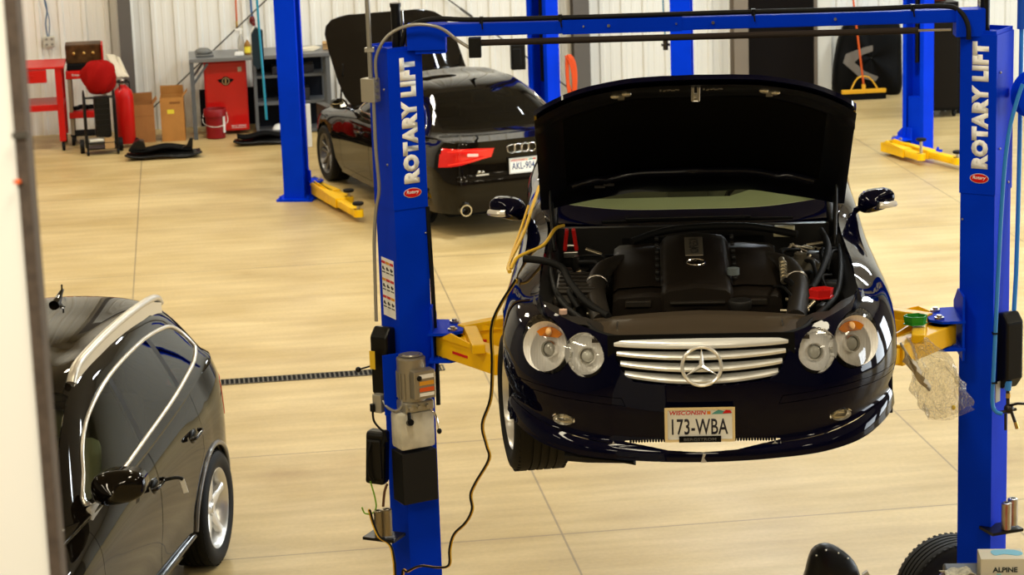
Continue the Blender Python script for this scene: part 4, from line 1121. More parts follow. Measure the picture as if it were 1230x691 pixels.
def build_suv():
    root = empty('car', (-1.68, 13.06, 0), -.274, 'black SUV with silver roof rails in the lower left corner of the photo', 'car')
    P_ = BLACK(); pr = lambda i, z: list(zip(i, z))
    st = [
        (0, -.85, pr((.04, 0, 0, 0, 0, .02, .06, .12), (.28, .36, .46, .58, .70, .80, .88, .93))),
        (.5, -.80, pr((.04, 0, 0, 0, 0, .02, .06, .13), (.28, .36, .46, .58, .70, .80, .88, .935))),
        (.76, -.62, pr((.04, 0, 0, 0, 0, .02, .06, .14), (.28, .36, .46, .58, .70, .81, .90, .955))),
        (.88, -.36, pr((.04, .01, 0, 0, 0, .015, .06, .15), (.30, .38, .48, .60, .72, .83, .92, .98))),
        (.932, 0, pr((.04, .02, .005, 0, 0, .012, .06, .15), (.30, .40, .52, .66, .78, .88, .96, 1.015))),
        (.94, .5, pr((.05, .03, .012, 0, 0, .01, .045, .105), (.27, .37, .50, .64, .78, .90, .99, 1.055))),
        (.936, 1.3, pr((.05, .028, .02, .004, 0, .010, .04, .085), (.27, .37, .50, .65, .80, .94, 1.04, 1.11))),
        (.936, 2.2, pr((.05, .025, .02, .004, 0, .010, .04, .085), (.27, .37, .50, .66, .82, .97, 1.08, 1.17))),
        (.942, 2.8, pr((.04, .015, .0, 0, 0, .012, .05, .095), (.30, .40, .52, .68, .84, 1.0, 1.12, 1.22))),
        (.915, 3.22, pr((.03, .01, .0, 0, .0, .006, .022, .07), (.31, .41, .53, .69, .85, 1.0, 1.13, 1.25))),
        (.80, 3.50, pr((.03, .01, 0, .01, .02, .02, .035, .08), (.32, .42, .55, .70, .85, 1.0, 1.13, 1.26))),
        (.45, 3.64, pr((.03, 0, 0, .02, .05, .06, .07, .10), (.32, .42, .55, .70, .85, 1.0, 1.13, 1.26))),
        (0, 3.67, pr((.03, 0, 0, .02, .05, .06, .07, .10), (.32, .42, .55, .70, .85, 1.0, 1.13, 1.26))),
    ]
    up = lambda z: z + max(0, z - 1.0) * .11
    st = [(a, b, [(i, up(z)) for i, z in c]) for a, b, c in st]
    W = Wrap(st); us = np.linspace(0, W.L, 230); G, rows = W.grid(us, 50); S = Skin(); S.addgrid(G)
    T, t, rv = top_patch(W, [(s_[0], [(p[0], p[1], up(p[2])) for p in s_[1]]) if s_[0] != 'u' else s_ for s_ in [
        ('u', W.u_at_y(-.44), None),
        (0, [(.76, 0, 1.025), (.64, 0, 1.04), (.35, -.02, 1.06), (0, -.03, 1.065)]),
        (.42, [(.83, .48, 1.085), (.71, .32, 1.10), (.38, .20, 1.12), (0, .15, 1.13)]),
        (1.1, [(.852, 1.02, 1.125), (.60, 1.12, 1.535), (.36, .98, 1.60), (0, .94, 1.615)]),
        (1.8, [(.852, 1.78, 1.165), (.61, 1.8, 1.605), (.36, 1.8, 1.655), (0, 1.8, 1.67)]),
        (2.5, [(.850, 2.45, 1.215), (.605, 2.5, 1.605), (.36, 2.5, 1.65), (0, 2.5, 1.665)]),
        (3.05, [(.820, 3.05, 1.27), (.585, 3.12, 1.55), (.35, 3.22, 1.615), (0, 3.26, 1.63)]),
        (3.36, [(.755, 3.34, 1.29), (.60, 3.42, 1.36), (.36, 3.46, 1.40), (0, 3.48, 1.41)]),
        ('u', W.u_at_y(3.46), None)]])
    def f(i, j):
        a, b = t[i], rv[j]
        if 2.1 <= a < 2.94 and b >= 2.12: return 'windscreen'
        if 6.1 <= a < 6.95 and b >= 2.15: return 'rear_window'
        if 2.94 <= a < 6.1 and b >= 2.25: return 'roof'
        if a >= 6.95 and b > .8: return 'tailgate'
        if a < 1.9 and b > .4: return 'bonnet'
        return 'body'
    S.addgrid(T, f, 1)
    S.cut((0, 2), [(-.02, .60), (.66, .61), (.70, .8), (.70, 1.3), (-.02, 1.3)], 'tailgate', lambda c: c.y > 3.3, ['body'], src=0)
    S.cut((0, 2), [(.42, 1.0), (.70, .93), (.96, .90), (.96, 1.13), (.74, 1.15), (.45, 1.12)], 'tail', lambda c: c.y > 3.2, ['body', 'tailgate'], src=0)
    S.cut((0, 2), [(.45, .68), (.60, .66), (.84, .72), (.93, .84), (.90, .90), (.60, .86), (.45, .80)], 'head', lambda c: c.y < -.2, ['body'], src=0)
    S.cut((0, 2), [(-.02, .40), (.30, .42), (.38, .60), (.36, .88), (-.02, .90)], 'grille', lambda c: c.y < -.2, ['body'], src=0)
    for y in (0, 2.807): S.cut((1, 2), arch_poly(y, .37, .425), 'arch', lambda c: c.z < .9, None, src=0)
    archline = side_curve(S, [(2.807 + .44 * math.cos(a), .37 + .44 * math.sin(a)) for a in np.linspace(-.1, PI - .0, 30)], .0)
    S.drop('arch')
    S.cut((1, 2), [(.50, .30), (1.60, .30), (1.62, 1.13), (.46, 1.08), (.44, .8)], 'door', lambda c: True, ['body'], src=0)
    S.cut((1, 2), [(1.61, .30), (2.28, .30), (2.34, .55), (2.44, .72), (2.58, .84), (2.62, 1.22), (1.63, 1.15)], 'rear_door', lambda c: True, ['body'], src=0)
    dlo = [(.58, 1.13), (.74, 1.24), (.92, 1.36), (1.15, 1.455), (1.5, 1.525), (1.9, 1.56), (2.4, 1.565), (2.8, 1.535), (3.0, 1.50), (3.12, 1.43), (3.165, 1.36), (3.15, 1.335), (2.95, 1.30), (2.7, 1.275), (2.2, 1.225), (1.5, 1.17), (.9, 1.13)]
    dl = [(y, up(z)) for y, z in spl(dlo, 3)]; edge = side_curve(S, dl + dl[:2], .004)
    S.cut((1, 2), dl, 'pillar', lambda c: c.x > .45, None, src=1)
    S.cut((1, 2), [(.5, 1.0), (1.575, 1.0), (1.60, 1.85), (.5, 1.85)], 'win_f', lambda c: c.x > .45, ['pillar'], src=1)
    S.cut((1, 2), [(1.655, 1.0), (2.50, 1.0), (2.40, 1.85), (1.66, 1.85)], 'win_r', lambda c: c.x > .45, ['pillar'], src=1)
    S.cut((1, 2), [(2.57, 1.0), (3.3, 1.0), (3.3, 1.85), (2.47, 1.85)], 'win_q', lambda c: c.x > .45, ['pillar'], src=1)
    for n in ('body', 'roof', 'tailgate', 'bonnet'): S.part(n, n, P_, root)
    S.part('grille', 'grille', PLAS(), root)
    GL = film('smoked_glass', (.16, .17, .13), .02, .45, 1.35); GF = film('front_door_glass', (.66, .72, .52), .02, .8, 1.35)
    S.part('windscreen', 'windscreen', GF, root, gap=.001, depth=0); S.part('rear_window', 'rear_window', GL, root, gap=.001, depth=0)
    trimm = mat('satin_window_trim', (.72, .68, .60), .28, .8)
    for s in (1, -1):
        S.part('door', 'door', P_, root, s, gap=.003); S.part('rear_door', 'rear_door', P_, root, s, gap=.003); S.part('pillar', 'window_pillar', PLAS(), root, s, gap=0)
        S.part('win_f', 'side_window', GF, root, s, gap=.001, depth=0)
        for n in ('win_r', 'win_q'): S.part(n, 'side_window', GL, root, s, gap=.001, depth=0)
        mb = MB(); mb.tube(mir(edge, s), .013, 8); mb.build('window_trim', trimm, root, 60)
        S.part('tail', 'tail_light', mat('tail_lamp_red', (.75, .012, .010), .12, 0, 1., .5), root, s, off=.004); S.part('head', 'headlight', CLEAR(), root, s, off=.002)
        mb = MB(); P = []
        R0 = [(p[0], p[1], up(p[2])) for p in [(s * .565, 1.20, 1.61), (s * .572, 1.28, 1.675), (s * .575, 1.50, 1.705), (s * .575, 2.0, 1.725), (s * .57, 2.6, 1.715), (s * .56, 2.98, 1.68), (s * .55, 3.12, 1.62)]]
        mb.tube(R0, .030, 10, sm=5, flat=.75)
        for q in np.linspace(1.2, 3.0, 20): pass
        mb.grid([[(s * .575, y, z), (s * .575, y, z - .09)] for y, z in ((y_, up(z_)) for y_, z_ in ((1.22, 1.63), (1.35, 1.68), (2.0, 1.715), (2.8, 1.695), (3.08, 1.63)))])
        mb.build('roof_rail', mat('roof_rail_silver', (.62, .58, .50), .34, .6), root, 60)
        mirror(root, P_, s, 1.0, .62, 1.24, .31, .215, .20, low=.03)
        make_wheel(root, s * .825, 0, .38, .38, .26, .262, 'five', s, ALU()); make_wheel(root, s * .825, 2.807, .38, .38, .26, .262, 'five', s, ALU())
        mb = MB(); mb.tube(mir(archline, s), .018, 8); mb.build('arch_trim', mat('arch_grey', (.10, .095, .09), .28, .2, .5), root, 60)
        for y, z in ((1.52, .955), (2.40, 1.0)):
            mb = MB(); mb.ell((s * .925, y, z - .01), (.02, .065, .045), 16); ho = mb.build('handle_recess', PLAS(), root, 60)
            mb = MB(); mb.tube([(s * .935, y - .09, z), (s * .968, y - .07, z + .005), (s * .97, y + .07, z + .01), (s * .935, y + .09, z + .01)], .014, 8, sm=4); mb.build('door_handle', P_, ho, 60)
        # lower sill trim
        mb = MB(); mb.tube([(s * .915, .48, .36), (s * .918, 1.3, .355), (s * .918, 2.3, .36)], .022, 8, sm=4); mb.build('sill_trim', P_, root, 60)
    liners(root, (0, 2.807), .37, .43, .90, .60)
    mb = MB(); mb.box((0, 1.4, .34), (1.5, 4.0, .10)); mb.box((0, -.1, .6), (1.2, 1.1, .5)); mb.build('underbody', MATTE(), root, None)
    mb = MB(); mb.tube([(-.08, 2.86, 1.73), (-.08, 2.94, 1.75), (-.08, 3.02, 1.785), (-.08, 3.06, 1.79)], [.038, .026, .014, .007], 10); mb.tube([(-.08, 3.03, 1.78), (-.08, 3.04, 1.83)], .006, 6); mb.build('roof_antenna', P_, root, 60)
    tan = mat('stone_leather', (.33, .30, .24), .6)
    for x in (.38, -.38): seat('seat', root, x, 1.10, .60, tan)
    for x in (.38, -.38): seat('rear_seat', root, x, 2.0, .62, tan)
    mb = MB(); mb.box((0, .62, 1.0), (1.55, .5, .22), bev=.06); mb.build('dashboard', mat('dash_dark', (.035, .033, .03), .6), root, 50); steering(root, .38, .84, 1.06, PLAS())
    for s in (1, -1):
        mb = MB(); mb.box((s * .83, 1.35, .88), (.04, 1.6, .5), bev=.02); mb.build('door_lining', tan, root, None)
    mb = MB(); mb.box((0, 1.6, .42), (1.6, 2.4, .04)); mb.build('cabin_floor', MATTE(), root, None)
    mb = MB(); mb.box((-.55, .50, 1.3), (.03, .002, .03)); 
    return root
# ------------------------------------------------------------------ two-post lifts
C30, S30 = math.cos(PI / 6), math.sin(PI / 6)
def col_frame(s, cx=1.547, cy=.05):
    """column axes in the lift frame: x towards the car side opening, y towards the back, z up; mirrored for s = +1"""
    M = Matrix(((C30, -S30, 0, -cx), (S30, C30, 0, cy), (0, 0, 1, 0), (0, 0, 0, 1)))
    if s > 0: M = Matrix.Diagonal((-1, 1, 1, 1)) @ M
    return M
def fixn(o):
    return o
def lift(name, loc, rz, zc, label, arms, near=False, pads=True, guard=False, top=4.0):
    root = empty(name, loc, rz, label, 'vehicle lift', 'two post lifts in blue and yellow')
    b, ye = BLUE(), YEL()
    for s in (-1, 1):
        M = col_frame(s)
        if not near: M = Matrix.Diagonal((1, -1, 1, 1)) @ M      # these lifts face the back wall
        mb = MB(); w, d, t = (.095, .115, .008) if near else (.118, .145, .010)
        zt = 3.72 if near else top
        # channel with return lips, open towards the car
        poly = [(w, -d), (-w, -d), (-w, d), (w, d), (w, d - .05), (w - t, d - .05), (w - t, d - t), (-w + t, d - t), (-w + t, -d + t), (w - t, -d + t), (w - t, -d + .05), (w, -d + .05)]
        mb.prism(poly, zt - .02, M @ Matrix.Translation((0, 0, .02)))
        co = mb.build('column', b, root, None)
        mb = MB(); mb.box((0.02, 0, .012), (.42, .46, .024), M=M)
        for x in (-.15, .18):
            for y in (-.19, .19): mb.cyl((x, y, .02), (x, y, .06), .014, n=8, M=M)
        mb.prism([(-.1, .02), (-.1, .2), (-.17, .02)], .01, M @ Matrix.Translation((0, -.05, 0)) @ Matrix.Rotation(PI / 2, 4, 'X'))
        mb.build('base_plate', b, root, None)
        mb = MB(); mb.cyl((.02, 0, 1.1), (.02, 0, zt - .05), .030, M=M); mb.build('hydraulic_cylinder', PLAS(), co, 40)
        # carriage with the arm bracket
        mb = MB(); mb.box((.03, 0, zc + .22), (.11, .17, .75), M=M)
        car = mb.build('carriage', b, root, None)
        bx = .235
        mb = MB()
        F = Matrix.Identity(4)
        P1 = [(-1.42, -.15), (-1.40, .17), (-1.33, .16), (-1.235, .04), (-1.235, -.10), (-1.30, -.15)]
        for z in (zc + .075, zc - .075): mb.prism([(-s * x if s > 0 else x, y) for x, y in P1][::1], .014, Matrix.Translation((0, 0, z)))
        mb.prism([(y, z) for y, z in ((-.14, zc - .13), (.2, zc - .13), (.2, zc + .12), (.05, zc + .22), (-.14, zc + .22))], .012, FR((s * 1.405, 0, 0), (0, 1, 0), (0, 0, 1)))
        mb.build('arm_bracket', b, car, None)
        mb = MB()
        for y in (-.09, .08): mb.lathe([(0, 0), (.026, 0), (.026, .012), (.014, .013), (.014, .022), (0, .022)], Matrix.Translation((s * 1.29, y, zc + .089)), 16)
        mb.build('pivot_pin', STEEL(), car, 40)
        for (px, py, ex, ey, ph) in arms:
            mb = MB(); p = V((s * px, py, 0)); e = V((s * ex, ey, 0)); dr = (e - p); L = dr.length; dr.normalize(); n_ = V((-dr.y, dr.x, 0))
            A = Matrix((dr, n_, V((0, 0, 1)))).transposed().to_4x4(); A.translation = p + V((0, 0, zc))
            L1 = L * .60
            mb.box((L1 / 2 - .03, 0, 0), (L1 + .06, .125, .11), M=A, bev=.006)
            mb.cyl(A @ V((0, 0, -.055)), A @ V((0, 0, .055)), .062, n=20)
            mb.prism([(.0, .055), (L1 * .85, .055), (L1 * .85, .06), (.1, .10)], .010, A @ Matrix.Translation((0, -.065, 0)) @ Matrix.Rotation(PI / 2, 4, 'X'))
            ao = mb.build('arm', ye, root, None)
            mb = MB(); mb.box(((L1 + L) / 2, 0, 0), (L - L1, .095, .08), M=A, bev=.004); mb.cyl(A @ V((L, 0, -.04)), A @ V((L, 0, .04)), .055, n=20); mb.build('arm_extension', ye, ao, 40)
            if near:
                mb = MB(); mb.box((L1 * .35, -.064, -.005), (.14, .003, .014), M=A); mb.build('arm_label', REDM(), ao, None)
                mb = MB(); mb.box((.22, s * -.17 * 0 , .075), (.42, .07, .05), rz=.5 * s * (1 if ey < 0 else -1), M=A, bev=.006); mb.build('arm_gusset', ye, ao, None)
            if pads:
                mb = MB(); mb.cyl(A @ V((L, 0, .04)), A @ V((L, 0, .04 + ph)), .018, n=14); so = mb.build('pad_screw', STEEL(), ao, 40)
                mb = MB(); mb.lathe([(0, 0), (.05, 0), (.062, .01), (.062, .028), (.05, .034), (0, .034)], A @ Matrix.Translation((L, 0, .04 + ph)), 24); mb.build('pad', RUB(), so, 40)
    if near:
        for s in (-1, 1):
            mb = MB(); mb.cyl((s * 1.40, .34, zc - .02), (s * .92, .66, zc - .02), .012, n=10); mb.build('restraint_rod', ye, root, 40)
    if guard:
        mb = MB(); mb.box((-1.40, -.17, .85), (.055, .03, .50), bev=.006); mb.build('door_guard', WHITE(), root, None)
    return root

ARMS_UP = [(1.30, -.07, .80, -.72, .012), (1.30, .08, .80, .15, .012)]
L0 = lift('two_post_lift', (2.577, 12.536, 0), -.169, 2.11, 'blue two post lift in front, with lettered columns and a crossbeam, holding up the roadster', ARMS_UP, near=True, pads=True)

def near_details(root):
    b = BLUE(); wl = mat('decal_white', (.92, .92, .90), .5)
    for s in (-1, 1):
        M = col_frame(s)
        mb = MB(); w, d = .100, .120
        mb.prism([(w, -d), (-w, -d), (-w, d), (w * .6, d), (w * .6, d - .006), (-w + .006, d - .006), (-w + .006, -d + .006), (w, -d + .006)], .84, M @ Matrix.Translation((0, 0, 2.86)))
        mb.box((-.02, 0, 3.698), (.15, .22, .006), M=M)
        so = mb.build('shroud', b, root, None)
        # face frame: centre of the front face, outward normal n1
        n1 = (M.to_3x3() @ V((0, -1, 0))).normalized(); xc = (M.to_3x3() @ V((1, 0, 0))).normalized()
        fc = M @ V((0.0, -d - .0015, 3.33)); left = V((-1, 0, 0)) if True else None
        left = -xc if s < 0 else xc
        text('lettering', 'ROTARY LIFT', .668, .092, FR(fc + left * -.012, (0, 0, 1), left), wl, so, bold=.085, depth=.002, space=1.12)
        lc = M @ V((0, -d - .001, 2.945)) - left * .012
        lf = FR(lc, -left, (0, 0, 1))
        mb = MB(); mb.prism(circ(0, 0, .052, 32, ry=.026), .003, lf); lo = mb.build('oval_logo', mat('logo_rim_white', (.7, .7, .68), .4), so, None)
        mb = MB(); mb.prism(circ(0, 0, .049, 32, ry=.0235), .004, lf); mb.build('oval_logo_field', REDM(), lo, None)
        text('oval_logo_text', 'Rotary', .074, .024, lf @ Matrix.Translation((0, .002, .004)), wl, lo, bold=.015, depth=.001, shear=.25)
        mb = MB(); mb.cyl(V((s * (1.53), .03, 3.68)), V((s * 1.53, .03, 3.92)), .026, n=20); mb.cyl(V((s * 1.53, .03, 3.92)), V((s * 1.53, .03, 3.94)), .03, n=20); mb.build('cylinder_head', PLAS(), root, 40)
        mb = MB(); mb.cyl(V((s * 1.495, .02, 3.69)), V((s * 1.495, .02, 3.90)), .006, n=10); mb.build('fluid_line', CHROME(), root, 40)
        # safety lock cover on the outer flank
        mb = MB(); cx = s * 1.675
        prof = [(-.075, 1.86), (-.075, 2.17), (-.03, 2.22), (.05, 2.20), (.085, 2.12), (.085, 1.94), (.03, 1.80), (-.03, 1.80)]
        mb.prism(prof, .11, FR((cx - s * .02, -.02, 0), (-.35 * 1, -.94 * -1 if s < 0 else -.94, 0) if False else (s * -.5, .866, 0), (0, 0, 1)) @ Matrix.Translation((0, 0, -.055)))
        lc_ = mb.build('lock_cover', PLAS(), root, None, bevel=.012)
        bolt = MB()
        for (a_, z_) in ((-.07, 3.5), (-.07, 3.1), (.06, 2.9)): bolt.ell((0, 0, 0), (.007, .007, .007), 8, M=Matrix.Translation(M @ V((-w - .002, a_, z_))))
        bolt.ell((0, 0, 0), (.006, .006, .006), 8, M=Matrix.Translation(M @ V((w - .02, -d, 2.72)))); bolt.build('shroud_bolts', STEEL(), so, 60)
    # crossbeam, brackets, padded shut-off bar
    mb = MB(); mb.box((.04, 0, 3.797), (2.72, .09, .066), bev=.004); mb.box((-.35, 0, 3.797), (.62, .098, .074)); mb.box((-1.37, 0, 3.765), (.20, .12, .13)); mb.box((1.445, 0, 3.76), (.15, .12, .14)); mb.box((-1.35, 0, 3.695), (.16, .10, .03)); beam = mb.build('crossbeam', b, root, None)
    mb = MB()
    for x in (-.55, -.42, .12, -.07, .75): mb.cyl((x, -.046, 3.80), (x, -.056, 3.80), .008 if x in (-.42, .12, .75) else .005, n=10)
    mb.build('beam_bolts', STEEL(), beam, 40)
    mb = MB(); mb.cyl((-1.12, -.09, 3.735), (1.17, -.09, 3.735), .017, n=16); bar = mb.build('shut_off_bar', mat('bar_foam', (.022, .015, .012), .8), root, 40)
    mb = MB(); mb.cyl((1.17, -.09, 3.735), (1.34, -.09, 3.735), .007, n=12); mb.build('bar_rod', STEEL(), bar, 40)
    mb = MB(); mb.box((-1.115, -.09, 3.712), (.065, .05, .105), bev=.004); mb.build('switch_box', PLAS(), bar, None)
    mb = MB(); mb.tube([(-1.50, -.02, 3.72), (-1.46, -.03, 3.82), (-1.32, -.03, 3.858), (-1.1, -.03, 3.848), (-.5, -.03, 3.846), (.2, -.03, 3.848), (.9, -.03, 3.846), (1.28, -.03, 3.85), (1.38, -.05, 3.83), (1.425, -.08, 3.76), (1.43, -.09, 3.68)], .013, 10, sm=5); ho = mb.build('hydraulic_hose', RUB(), root, 60)
    mb = MB()
    for x in (-1.08, -.67, .33, 1.15): mb.box((x, -.03, 3.846), (.02, .035, .034)); mb.cyl((x, -.05, 3.85), (x + .006, -.056, 3.80), .004, n=6)
    mb.build('hose_clip', PLAS(), ho, None)
    # ---- left column equipment
    grey = mat('conduit_grey', (.36, .35, .32), .38, .6)
    mb = MB(); mb.tube([(-1.668, -.05, 4.6), (-1.668, -.05, 3.56)], .0135, 10); jc = mb.build('conduit', grey, root, 40)
    mb = MB(); mb.box((-1.672, -.06, 3.50), (.085, .06, .125), rz=-.5, bev=.004); jb = mb.build('junction_box', mat('box_galvanised', (.42, .40, .34), .45, .5), root, None)
    mb = MB()
    for z in (3.465, 3.50, 3.535): mb.cyl((-1.640, -.086, z), (-1.636, -.092, z), .012, n=14)
    mb.build('knockout', mat('knockout_grey', (.25, .25, .23), .4, .6), jb, 40)
    mb = MB(); mb.box((-1.668, -.05, 3.71), (.05, .03, .022)); mb.build('pipe_clamp', STEEL(), jb, None)
    mb = MB(); mb.tube([(-1.655, -.085, 3.44), (-1.655, -.09, 3.20), (-1.648, -.085, 2.98), (-1.672, -.06, 2.86), (-1.69, -.05, 2.70), (-1.695, -.05, 2.5), (-1.70, -.05, 2.25)], .0095, 8, sm=5); mb.build('flexible_conduit', grey, root, 60)
    mb = MB(); mb.tube([(-1.635, -.08, 3.56), (-1.63, -.09, 3.68), (-1.56, -.10, 3.79), (-1.44, -.11, 3.84), (-1.30, -.11, 3.825), (-1.20, -.10, 3.75), (-1.14, -.10, 3.71)], .009, 8, sm=6); mb.build('flexible_conduit', grey, root, 60)
    M = col_frame(-1); n1 = V((S30, -C30, 0)); xc = V((C30, S30, 0))
    # warning decals on the flank
    mb = MB(); D = FR(M @ V((-.0975, -.005, 2.43)), (M.to_3x3() @ V((0, -1, 0))), (0, 0, 1))
    mb.prism([(-.075, -.17), (.075, -.17), (.075, .15), (-.075, .15)], .002, D); dec = mb.build('warning_sheet', wl, root, None)
    pic = MB(); hd = MB(); hy = MB()
    for j in range(3):
        for i in range(3):
            x = -.05 + .05 * i; z = .095 - .095 * j
            hd_ = hy if (i + j) % 3 == 1 else hd
            hd_.box((x, z + .03, .0025), (.044, .014, .001), M=D)
            pic.ell((x - .006, z - .002, .0025), (.012, .010, .001), 8, M=D); pic.box((x + .004, z - .006, .0025), (.022, .008, .001), M=D, rz=.4 * (i - 1)); pic.box((x, z - .024, .0025), (.038, .006, .001), M=D)
    hd.build('warning_header', REDM(), dec, None); hy.build('warning_header', mat('decal_amber', (.75, .35, .03), .5), dec, None); pic.build('warning_picture', mat('decal_ink', (.03, .03, .03), .5), dec, None)
    # inner hose down the front lip
    mb = MB(); mb.tube([(-1.405, .0, 2.86), (-1.395, -.01, 2.5), (-1.39, -.02, 2.2), (-1.385, -.04, 1.95), (-1.385, -.06, 1.78)], .012, 8, sm=5); mb.build('inner_hose', RUB(), root, 60)
    # lever on the lock cover
    mb = MB(); mb.cyl((-1.74, -.06, 2.005), (-1.80, -.085, 1.995), .005, n=8); mb.ell((-1.805, -.087, 1.994), (.016, .016, .016), 12); mb.build('lock_lever', PLAS(), root, 50)
    mb = MB(); mb.box((0, 0, 0), (.035, .003, .10), M=Matrix.Translation((-1.725, -.105, 2.05)) @ Matrix.Rotation(-.55, 4, 'Z')); mb.build('lever_label', mat('decal_yellow', (.75, .50, .03), .5), root, None)
    # power unit
    U = Matrix((xc, -n1, V((0, 0, 1)))).transposed().to_4x4(); U.translation = V((-1.525, -.135, 0))
    mb = MB(); mb.box((-.03, .055, 1.92), (.20, .012, .33), M=U); pu = mb.build('power_unit', b, root, None)
    gm = mat('motor_grey', (.33, .30, .24), .38, .55)
    mb = MB()
    mb.lathe([(0, 0), (.060, 0), (.078, -.012), (.078, -.24), (.0, -.24)], U @ Matrix.Translation((.0, -.02, 2.085)), 32)
    for k in range(20):
        a = 2 * PI * k / 20; mb.box((.081 * math.cos(a), -.02 + .081 * math.sin(a), 1.93), (.006, .006, .14), M=U, rz=a)
    mb.lathe([(0, .0), (.045, 0), (.05, -.006), (.066, -.006)], U @ Matrix.Translation((.0, -.02, 2.094)), 28, cap=False)
    mb.build('motor', gm, pu, 35)
    mb = MB(); mb.box((.02, -.105, 1.945), (.125, .07, .155), M=U, bev=.005); tb = mb.build('terminal_box', gm, pu, None)
    for k, (z, m_) in enumerate(((1.992, wl), (1.955, mat('decal_amber', (.75, .35, .03), .5)), (1.92, mat('decal_orange', (.78, .12, .02), .5)), (1.893, wl))):
        l = MB(); l.box((.03, -.1415, z), (.085, .002, .022 if k < 3 else .018), M=U); l.build('motor_label', m_, tb, None)
    l = MB(); l.ell((-.012, -.142, 1.985), (.015, .008, .015), 12, M=U); l.build('push_button', PLAS(), tb, 50)
    mb = MB(); mb.box((.01, -.03, 1.815), (.17, .12, .055), M=U, bev=.008)
    for x in (-.05, .0, .05): mb.cyl((x, -.09, 1.815), (x, -.11, 1.815), .012, n=12, M=U)
    mb.build('valve_block', mat('cast_aluminium', (.42, .40, .34), .4, .7), pu, None)
    mb = MB(); mb.tube([U @ V((.065, -.09, 1.80)), U @ V((.085, -.12, 1.76)), U @ V((.095, -.13, 1.69))], .006, 8, sm=3); lv = mb.build('release_lever', CHROME(), pu, 50)
    mb = MB(); mb.ell((.097, -.132, 1.675), (.014, .014, .016), 12, M=U); mb.build('lever_knob', PLAS(), lv, 50)
    mb = MB(); mb.box((.0, -.01, 1.68), (.205, .135, .205), M=U, bev=.018); rs = mb.build('reservoir', mat('reservoir_white', (.70, .67, .56), .35, noise=(9, .25)), pu, 40)
    mb = MB(); mb.cyl((-.055, -.085, 1.735), (-.06, -.115, 1.745), .018, n=14, M=U); mb.cyl((-.06, -.1, 1.74), (-.055, -.085, 1.79), .010, n=10, M=U); mb.build('filler_cap', PLAS(), rs, 40)
    mb = MB(); mb.box((.0, -.01, 1.42), (.205, .135, .285), M=U, bev=.004); mb.build('lower_tank', mat('tank_black', (.008, .008, .008), .5), pu, None)
    # outlet, plug, switch gear on the flank
    mb = MB(); mb.box((-1.70, -.10, 1.81), (.055, .05, .10), rz=-.5, bev=.004); ob = mb.build('outlet_box', mat('box_galvanised', (.42, .40, .34), .45, .5), root, None)
    mb = MB(); mb.tube([(-1.675, -.13, 1.83), (-1.65, -.16, 1.80), (-1.60, -.20, 1.79), (-1.57, -.21, 1.82), (-1.565, -.20, 1.86)], .008, 8, sm=4); mb.build('outlet_conduit', grey, ob, 60)
    mb = MB(); mb.cyl((-1.735, -.12, 1.81), (-1.735, -.12, 1.77), .014, n=12); mb.tube([(-1.735, -.12, 1.775), (-1.73, -.13, 1.72), (-1.70, -.14, 1.68), (-1.675, -.14, 1.655), (-1.665, -.13, 1.60)], .006, 8, sm=4); mb.build('power_plug', RUB(), ob, 60)
    mb = MB(); mb.box((-1.725, -.07, 1.50), (.115, .09, .30), rz=-.3, ry=.06, bev=.02); mb.box((-1.735, -.125, 1.50), (.08, .02, .22), rz=-.3, bev=.01)
    mb.build('control_box', PLAS(), root, None)
    mb = MB(); mb.tube([(-1.75, -.13, 1.60), (-1.77, -.15, 1.52), (-1.765, -.15, 1.42), (-1.74, -.14, 1.38)], .006, 8, sm=4); mb.tube([(-1.68, -.12, 1.66), (-1.675, -.13, 1.62), (-1.69, -.13, 1.58)], .010, 8, sm=3); mb.build('control_cable', RUB(), root, 60)
    mb = MB(); mb.tube([(-1.765, -.13, 1.38), (-1.745, -.14, 1.30), (-1.738, -.15, 1.24), (-1.76, -.15, 1.205), (-1.80, -.15, 1.205), (-1.815, -.15, 1.24)], .0045, 8, sm=5); mb.build('earth_wire', mat('wire_green', (.22, .45, .04), .5), root, 60)
    for s in (-1, 1):
        o = MB(); ca = (-1.725, -.15, 1.075) if s < 0 else (1.648, -.13, 1.04)
        o.box((ca[0] + s * .02 * -1, ca[1] + .03, ca[2] - .012), (.19, .14, .016), rz=-.4 * s * -1); o.box((ca[0] - s * .06, ca[1] + .04, ca[2] - .03), (.05, .06, .03), rz=.4 * s)
        rk = o.build('adapter_rack', PLAS(), root, None)
        for k in range(2):
            x, y = ca[0] + k * .045 * (1 if s < 0 else .9), ca[1] + (-.01 if k == 0 else (.03 if s > 0 else -.015))
            a = MB(); zz = ca[2] + (.0 if k == 0 else .01)
            a.lathe([(.015, 0), (.027, 0), (.0275, .145), (.022, .149), (.014, .149), (.012, .12), (.012, .02)], Matrix.Translation((x, y, zz)), 24, close=True)
            ad = a.build('height_adapter', STEEL() if s > 0 else mat('adapter_bronze', (.30, .26, .19), .35, .9), root, 40)
    mb = MB(); mb.tube([(-1.70, -.15, 1.24), (-1.69, -.14, 1.32), (-1.675, -.12, 1.36)], .007, 8, sm=4); mb.build('brown_cable', mat('cable_brown', (.10, .04, .015), .5), root, 60)
    # ---- right column air line, gauge label, reel
    bl = mat('air_hose_blue', (.03, .22, .62), .35, 0, .3)
    mb = MB(); mb.tube([(1.70, -.15, 3.45), (1.67, -.15, 3.36), (1.63, -.15, 3.18), (1.605, -.15, 2.9), (1.585, -.15, 2.4), (1.57, -.15, 1.95), (1.565, -.15, 1.76), (1.58, -.16, 1.705), (1.615, -.16, 1.69)], .011, 10, sm=6); ah = mb.build('air_hose', bl, root, 60)
    mb = MB()
    for z in (2.13, 1.86): mb.box((1.573, -.15, z), (.03, .03, .008))
